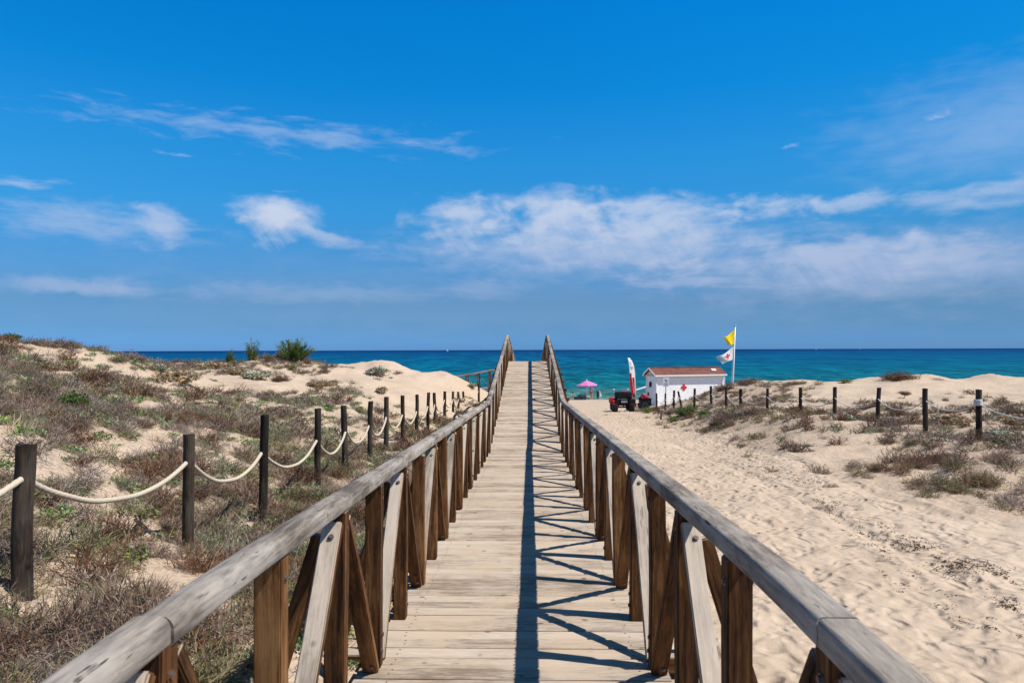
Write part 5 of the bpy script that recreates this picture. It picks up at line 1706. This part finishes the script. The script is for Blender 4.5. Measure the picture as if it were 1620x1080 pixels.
feathery("tamarisk_bush", "largest feathery green bush, on the crest of the left dune against the sea", 466, 570, 66, 31, 3, 70)
feathery("tamarisk_bush", "upright thin feathery bush just left of the largest bush on the dune crest", 400, 571, 26, 30, 5, 26, 50)
feathery("tamarisk_bush", "smallest feathery bush with olive tips, leftmost on the dune crest", 365, 573, 19, 21, 8, 18, 50)
feathery("tamarisk_bush", "low dark feathery bush between the two taller bushes on the dune crest", 425, 571, 22, 11, 9, 16, 40)
for a in [
    # left dune
    ("green_plant", "small leafy green plant at the very top left of the dune hill", "plant", 'leafy_green', 18, 535, 34, .8),
    ("grass_clump", "olive grass clump on the brow of the left dune hill", "grass", 'heath_olive', 62, 545, 46, .8),
    ("grass_clump", "brown grass cap on the rounded top of the left hill", "grass", 'heath_brown', 102, 544, 62, .7),
    ("grass_clump", "straw grass on the sloping right shoulder of the left hill", "grass", 'tuft_straw', 150, 556, 40, .6),
    ("grass_clump", "yellow olive plants where the left hill meets the sea line", "grass", 'heath_olive', 185, 570, 46, .6),
    ("shrub", "reddish brown shrub high on the left hill above the bright green bush", "shrub", 'heath_red', 148, 604, 74, .75),
    ("shrub", "dark brown shrub at the left edge below the hill top", "shrub", 'heath_brown', 22, 655, 95, .8),
    ("shrub", "wide mauve shrub right of the bright green bush", "shrub", 'heath_mauve', 170, 652, 84, .75),
    ("green_bush", "bright green bush among mauve shrubs on the left hill", "bush", 'leafy_green', 116, 648, 54, 1.25),
    ("sea_holly", "pale sea holly near the left edge of the hill", "sea holly", 'holly_pale', 22, 574, 34, .6),
    ("shrub", "mauve shrub on bare sand near the top of the left hill", "shrub", 'heath_mauve', 62, 600, 60, .7),
    ("sea_holly", "large tan sea holly clump before the sea on the left", "sea holly", 'holly_tan', 286, 605, 70, .62),
    ("sea_holly", "pale sea holly on the crest left of the tan clump", "sea holly", 'holly_pale', 250, 586, 34, .7),
    ("sea_holly", "tan sea holly on the crest between the clump and the bushes", "sea holly", 'holly_tan', 342, 582, 50, .45),
    ("sea_holly", "tan and pale sea holly under the smallest feathery bush", "sea holly", 'holly_tan', 372, 592, 40, .7),
    ("sea_holly", "pale rounded sea holly below the upright feathery bush", "sea holly", 'holly_pale', 408, 600, 48, .65),
    ("shrub", "brown dome shrub right of the pale rounded sea holly", "shrub", 'heath_red', 443, 602, 34, .8),
    ("lime_plant", "yellow green plant under the largest feathery bush", "plant", 'leafy_lime', 464, 586, 20, .9),
    ("shrub", "grey brown shrub right of the yellow green plant", "shrub", 'heath_mauve', 484, 590, 24, .8),
    ("shrub", "small brown shrub on bare sand of the crest", "shrub", 'heath_brown', 512, 590, 24, .7),
    ("sea_holly", "tan dried sea holly in the middle of the sandy slope", "sea holly", 'holly_tan', 498, 611, 30, .8),
    ("sea_holly", "second tan sea holly beside a pale leaf on the sandy slope", "sea holly", 'holly_tan', 520, 610, 26, .9),
    ("shrub", "grey twiggy shrub above the first third of the rope fence", "shrub", 'heath_grey', 548, 620, 42, .8),
    ("shrub", "grey green spreading shrub in the middle of the slope", "shrub", 'heath_sage', 482, 638, 70, .65),
    ("sea_holly", "pale sea holly at the top of the big bare dune", "sea holly", 'holly_pale', 598, 592, 38, .7),
    ("sea_holly", "tan sea holly trailing down the face of the big bare dune", "sea holly", 'holly_tan', 604, 621, 22, 1.0),
    ("shrub", "dark brown shrub on sand left of the grey green shrub", "shrub", 'heath_red', 362, 626, 30, .8),
    ("shrub", "dark brown dome shrub behind the second and third left posts", "shrub", 'heath_red', 378, 684, 62, .8),
    ("shrub", "brown shrub near the left posts below the grey twiggy shrub", "shrub", 'heath_brown', 598, 652, 36, .7),
    ("shrub", "mauve brown shrub below the rope between the first two left posts", "shrub", 'heath_brown', 330, 780, 70, .8),
    ("shrub", "tall brown twiggy shrub at the left handrail foot", "shrub", 'heath_brown', 236, 952, 110, 1.0),
    ("shrub", "grey twiggy shrub between second left post and handrail", "shrub", 'heath_grey', 335, 850, 100, .9),
    ("shrub", "brown shrub in the lower left corner by the handrail", "shrub", 'heath_mauve', 90, 1040, 140, .7),
    ("sea_holly", "dry tan sea holly behind the farthest left posts", "sea holly", 'holly_tan', 700, 668, 24, .9),
    ("sea_holly", "sage sea holly on the dune edge before the side branch railing", "sea holly", 'holly_pale', 746, 613, 20, .8),
    # right dunes
    ("shrub", "large dark reddish shrub on the crest of the right dunes", "shrub", 'heath_red', 1424, 600, 62, .55),
    ("grass_clump", "thin straw grass right of the dark shrub on the right crest", "grass", 'tuft_straw', 1480, 600, 36, .5),
    ("lime_plant", "yellow green plants on the right crest near the flagpole", "plant", 'heath_olive', 1258, 608, 40, .5),
    ("green_plant", "green creeping plant on the sandy crest of the right dunes", "plant", 'leafy_lime', 1338, 606, 24, .5),
    ("shrub", "brown shrub on the dune top under the flagpole", "shrub", 'heath_brown', 1186, 606, 54, .45),
    ("shrub", "dark brown shrub on the dune beside the hut", "shrub", 'heath_red', 1148, 617, 40, .7),
    ("shrub", "big dark brown shrub on the bank beside the track", "shrub", 'heath_brown', 1150, 668, 66, .85),
    ("shrub", "grey shrub sloping down the bank right of the big dark shrub", "shrub", 'heath_mauve', 1192, 655, 56, .7),
    ("green_bush", "dark green bush on the bank left of the big dark shrub", "bush", 'heath_green', 1088, 655, 40, .85),
    ("lime_plant", "bright yellow green plant at the foot of the bank", "plant", 'leafy_lime', 1066, 666, 22, .8),
    ("green_bush", "mid green bush between the bank shrubs", "bush", 'leafy_green', 1114, 660, 34, .7),
    ("green_plant", "bright green plant at the hut corner by the last fence post", "plant", 'leafy_lime', 1024, 653, 22, .9),
    ("sea_holly", "pale sea holly on the bank under the right rope fence", "sea holly", 'holly_pale', 1168, 660, 22, .9),
    ("sea_holly", "pale sea holly at the foot of the sixth right post", "sea holly", 'holly_pale', 1342, 664, 34, .7),
    ("sea_holly", "tan sea holly left of the knotted right post", "sea holly", 'holly_tan', 1502, 668, 62, .5),
    ("sea_holly", "tan and pale sea holly right of the knotted post", "sea holly", 'holly_tan', 1600, 672, 48, .8),
    ("sea_holly", "low pale sea holly at the foot of the knotted post", "sea holly", 'holly_pale', 1575, 690, 60, .45),
    ("shrub", "brown shrub at the right edge behind the rope", "shrub", 'heath_brown', 1606, 655, 56, .8),
    ("shrub", "grey mauve shrub between the last two near right posts", "shrub", 'heath_grey', 1500, 690, 74, .5),
    ("shrub", "brown shrub behind the rope in the middle of the right fence", "shrub", 'heath_brown', 1410, 672, 60, .6),
    ("shrub", "small brown shrub on bare sand behind the right fence", "shrub", 'heath_red', 1430, 624, 22, .8),
    ("shrub", "brown shrub on the plain in front of the right fence", "shrub", 'heath_brown', 1402, 700, 36, .9),
    ("shrub", "olive brown shrub beside the brown one on the right plain", "shrub", 'heath_olive', 1446, 702, 38, .8),
    ("grass_clump", "round olive grass clump in the upper middle of the right plain", "grass", 'tuft_olive', 1306, 692, 34, .9),
    ("grass_clump", "green grass clump beside the track before the right plain", "grass", 'tuft_green', 1327, 752, 20, 1.2),
    ("grass_clump", "olive grass clump near the green one by the track", "grass", 'tuft_olive', 1368, 754, 26, .8),
    ("grass_clump", "round green grass clump at middle right of the plain", "grass", 'tuft_olive', 1492, 756, 34, .9),
    ("grass_clump", "wide flat brown grass patch on the right plain", "grass", 'heath_brown', 1490, 775, 58, .4),
    ("grass_clump", "flat olive grass patch below the wide brown one", "grass", 'tuft_olive', 1526, 782, 44, .6),
    ("grass_clump", "olive grass clump at the right edge of the plain", "grass", 'tuft_olive', 1594, 794, 26, .8),
    ("grass_clump", "lone spiky green grass clump nearest on the right", "grass", 'tuft_green', 1598, 834, 30, 1.0),
    ("shrub", "dark grey shrub patch in the middle of the right plain", "shrub", 'heath_grey', 1500, 722, 44, .6),
    ("grass_clump", "pale grey grass on the slope beside the track", "grass", 'heath_sage', 1250, 706, 32, .7),
]: plant(*a)

# dry weed and clods left along the edge of the track
g = np.random.default_rng(44)
pl = Plant()
lines = [[(1160, 690), (1225, 735), (1300, 775), (1370, 818), (1430, 850), (1500, 886), (1560, 905), (1640, 940)], [(1250, 770), (1330, 815), (1400, 858), (1470, 880), (1540, 925), (1640, 985)], [(1060, 672), (1110, 690), (1180, 725), (1250, 765)],
         [(1350, 850), (1420, 900), (1500, 950), (1600, 1010)]]
for li, ln in enumerate(lines):
    ln = [np.array(q, float) for q in ln]
    for s in range((520, 300, 200, 70)[li]):
        i = g.integers(0, len(ln) - 1); q = g.uniform()
        c = ln[i] * (1 - q) + ln[i + 1] * q + g.normal(size=2) * np.array([14, 5]) * (1 if li < 3 else 2)
        if vnoise(np.array([c[0] * .02]), np.array([c[1] * .05]), 3)[0] < .42 and g.uniform() < .8: continue
        p = np.array(hit(float(c[0]), float(c[1])))
        n = g.integers(3, 14)
        rr = g.uniform(.008, .04)
        pts = p + g.normal(size=(n, 3)) * np.array([rr, rr, .004]) + np.array([0, 0, .004])
        d = g.normal(size=(n, 3)) * np.array([1, .8, .25])
        pl.blades(pts, pts + norm(d) * g.uniform(.01, .035, (n, 1)), .007, pick([(.05, .03, .02), (.09, .055, .035), (.13, .085, .06)], n, g), g)
V, F, C = pl.arrays()
tag(link("weed_litter", np_mesh("weed_litter", V, F, M['scrub'], C)), "dark dry weed litter strewn along the sand track", "litter", kind="stuff")

SKYTINT = [(0, (.20, .53, 1.38)), (.0117, (.20, .53, 1.35)), (.03, (.19, .47, 1.02)), (.06, (.175, .45, .84)), (.12, (.22, .64, 1.05)), (.185, (.17, .86, 1.30)), (.25, (.12, .96, 1.48)), (.333, (.03, 1.0, 1.64)), (.43, (.01, 1.04, 1.78)), (.60, (.10, .60, .95)), (1, (.20, .42, .58))]
CLOUDS = [
    # px, py, half width, up, down, opacity
    (450, 212, 390, 30, 28, .30, dict(nz=3.6, wisp=1, skew=-.015, lo=.0, hi=1.4)),
    (150, 350, 240, 46, 56, .42, dict(nz=2.6, wisp=.7, skew=-.08, lo=.0, hi=1.2)),
    (258, 345, 62, 26, 66, .52, dict(nz=1.9, wisp=.1, skew=-.12)),
    (35, 287, 95, 18, 16, .45, dict(nz=3.2, wisp=.9, skew=.03, lo=.1, hi=1.1)),
    (440, 334, 84, 30, 60, .90, dict(nz=1.5, wisp=.1, skew=-.08, streak=.2, lo=-.05, hi=.9)),
    (500, 369, 130, 14, 22, .50, dict(nz=1.8, wisp=.8, skew=-.26)),
    (735, 337, 100, 32, 72, .68, dict(nz=2.0, wisp=.15, skew=-.05, streak=.35, hi=1.05)),
    (880, 328, 125, 36, 110, .72, dict(nz=1.9, wisp=.15, streak=.3, hi=1.05)),
    (1030, 332, 170, 34, 115, .66, dict(nz=2.0, wisp=.2, skew=-.06, streak=.3, hi=1.05)),
    (960, 395, 430, 80, 60, .55, dict(nz=1.4, wisp=.5)),
    (1215, 322, 105, 18, 34, .55, dict(nz=2.6, wisp=.3, lo=.05)),
    (1345, 317, 90, 16, 30, .52, dict(nz=2.6, wisp=.3, skew=.10, lo=.05)),
    (1550, 305, 220, 28, 46, .42, dict(nz=2.8, wisp=.6, skew=.07, lo=.05, hi=1.1)),
    (1330, 397, 200, 30, 76, .48, dict(nz=1.9, wisp=.3, streak=.6)),
    (1480, 402, 130, 40, 50, .42, dict(nz=2.4, wisp=.5, lo=.05)),
    (1400, 425, 520, 85, 80, .48, dict(nz=1.3, wisp=.5)),
    (130, 455, 220, 26, 18, .46, dict(nz=1.8, wisp=.2)),
    (1090, 446, 160, 14, 18, .36, dict(nz=2.2, wisp=.9, lo=.05)),
    (760, 455, 110, 22, 26, .24, dict(nz=2.0, wisp=.6)),
    (500, 462, 320, 20, 28, .24, dict(nz=2.0, wisp=.8)),
    (1478, 187, 44, 13, 10, .42, dict(nz=2.6, wisp=.3, lo=.2)),
    (1600, 200, 420, 150, 140, .26, dict(nz=1.4, wisp=.6, hi=1.2)),
    (1248, 232, 30, 6, 6, .25, dict(nz=3, wisp=.6, lo=.3)),
    (280, 245, 50, 9, 9, .25, dict(nz=3.0, wisp=.8, lo=.3)),
    (430, 303, 70, 7, 6, .26, dict(nz=3.0, wisp=.9, lo=.3)),
    (810, 490, 1400, 130, 60, .15, dict(nz=.9, wisp=.6)),
]

# ------------------------------------------------------------------ light and sky
SUN = Vector((.70, -.20, 1.04)).normalized()
sl = bpy.data.lights.new("sun", 'SUN'); sl.energy = 5.0; sl.angle = R(.53); sl.color = (1.0, .95, .87)
so = bpy.data.objects.new("sun", sl); col.objects.link(so)
so.rotation_euler = (-SUN).to_track_quat('-Z', 'Y').to_euler()
so.location = SUN * 60 + Vector((0, 20, 0))

world = bpy.data.worlds.new("World"); scene.world = world; world.use_nodes = True
W = NT(world.node_tree)
bg = world.node_tree.nodes["Background"]
sky = W.new("ShaderNodeTexSky", sky_type='NISHITA')
sky.sun_disc = False
sky.sun_elevation = math.asin(SUN.z); sky.sun_rotation = math.atan2(SUN.x, SUN.y)
sky.altitude = 0; sky.air_density = 1.0; sky.dust_density = .25; sky.ozone_density = 3.0
dirv = W.new("ShaderNodeTexCoord").outputs["Generated"]
dx, dy, dz = W.sep(dirv)
az = W.m('MULTIPLY', W.m('ARCTAN2', dx, dy), 180 / math.pi)
el = W.m('MULTIPLY', W.m('ARCSINE', dz), 180 / math.pi)


def azel(px, py):
    d = ray(px, py).normalized()
    return math.degrees(math.atan2(d.x, d.y)), math.degrees(math.asin(d.z))


# the deep polarised blue of the photograph's sky, keyed to the height above the horizon
c_sky = W.mix(1.0, sky.outputs[0], W.ramp(W.range(el, 0, 60, 0, 1, False), SKYTINT), 'MULTIPLY')
c_sky = W.mix(1.0, c_sky, W.ramp(W.range(az, 5, 50), [(0, (1, 1, 1)), (1, (1, .90, .86))]), 'MULTIPLY')
v2 = W.xyz(W.m('MULTIPLY', az, 1.0), W.m('MULTIPLY', el, 1.9), 0)
wrp = W.vm('SCALE', W.vm('SUBTRACT', W.noise(v2, .16, 3, .5, out=1), (.5, .5, .5)), sc=3.2)
vw = W.vm('ADD', v2, wrp)
nA = W.noise(vw, .42, 8, .54)                                  # billows
nB = W.noise(W.vm('MULTIPLY', vw, (.55, 1.5, 1)), .42, 7, .62)   # wisps
nV = W.noise(W.xyz(W.m('ADD', W.m('MULTIPLY', az, 1.6), W.m('MULTIPLY', el, 1.1)), W.m('MULTIPLY', el, .16), 4), .75, 4, .55)   # trails of falling ice
wx, wy, _ = W.sep(W.vm('SUBTRACT', W.noise(v2, .42, 5, .6, out=1), (.5, .5, .5)))
azw = W.m('ADD', az, W.m('MULTIPLY', wx, 2.6)); elw = W.m('ADD', el, W.m('MULTIPLY', wy, 1.1))
wA = W.m('SUBTRACT', nA, .5); wB = W.m('SUBTRACT', nB, .5)
dens = None


def cloud(px, py, rx, up, dn, alpha, nz=2.4, wisp=0.5, skew=0.0, lo=.0, hi=.95, streak=0):
    """a patch of cloud at a bearing and height; crisp above, thinning below"""
    global dens
    a0, e0 = azel(px, py)
    sc = .0509 * math.cos(R(a0)) ** 1.6
    u = W.m('SUBTRACT', azw, a0)
    v = W.m('SUBTRACT', W.m('SUBTRACT', elw, e0), W.m('MULTIPLY', u, skew))
    vv = W.m('ADD', W.m('DIVIDE', W.m('MAXIMUM', v, 0.0), up * sc), W.m('DIVIDE', W.m('MINIMUM', v, 0.0), dn * sc))
    uu = W.m('DIVIDE', u, rx * .0509 * math.cos(R(a0)) ** 2)
    dd = W.m('SQRT', W.m('ADD', W.m('MULTIPLY', uu, uu), W.m('MULTIPLY', vv, vv)))
    e = W.m('SUBTRACT', 1.0, dd)
    if wisp < 1: e = W.m('ADD', e, W.m('MULTIPLY', wA, nz * (1 - wisp)))
    if wisp > 0: e = W.m('ADD', e, W.m('MULTIPLY', wB, nz * wisp))
    if streak: e = W.m('SUBTRACT', e, W.m('MULTIPLY', W.range(nV, .42, .66), W.range(v, 0.3 * up * sc, -dn * sc * .8, 0, .75 * streak)))
    k = W.m('MULTIPLY', W.range(e, lo, hi), alpha)
    # clouds of one sky overlap softly
    dens = k if dens is None else W.m('SUBTRACT', W.m('ADD', dens, k), W.m('MULTIPLY', dens, k))


for c in CLOUDS: cloud(*c[:6], **(c[6] if len(c) > 6 else {}))
ccol = W.mix(W.range(el, 3, 14), (4.6, 5.3, 7.4), (6.6, 7.2, 8.5))
c_sky = W.mix(W.m('MINIMUM', dens, .92), c_sky, ccol)
W.put(bg.inputs[0], c_sky)
bg.inputs[1].default_value = .085
world.cycles.sampling_method = 'MANUAL'
world.cycles.sample_map_resolution = 512

scene.view_settings.view_transform = 'Standard'
scene.view_settings.look = 'None'
scene.view_settings.exposure = .25
scene.view_settings.gamma = 1.0
scene.view_settings.use_curve_mapping = False
scene.cycles.max_bounces = 6
scene.cycles.diffuse_bounces = 3
scene.cycles.transparent_max_bounces = 6
scene.cycles.use_denoising = True
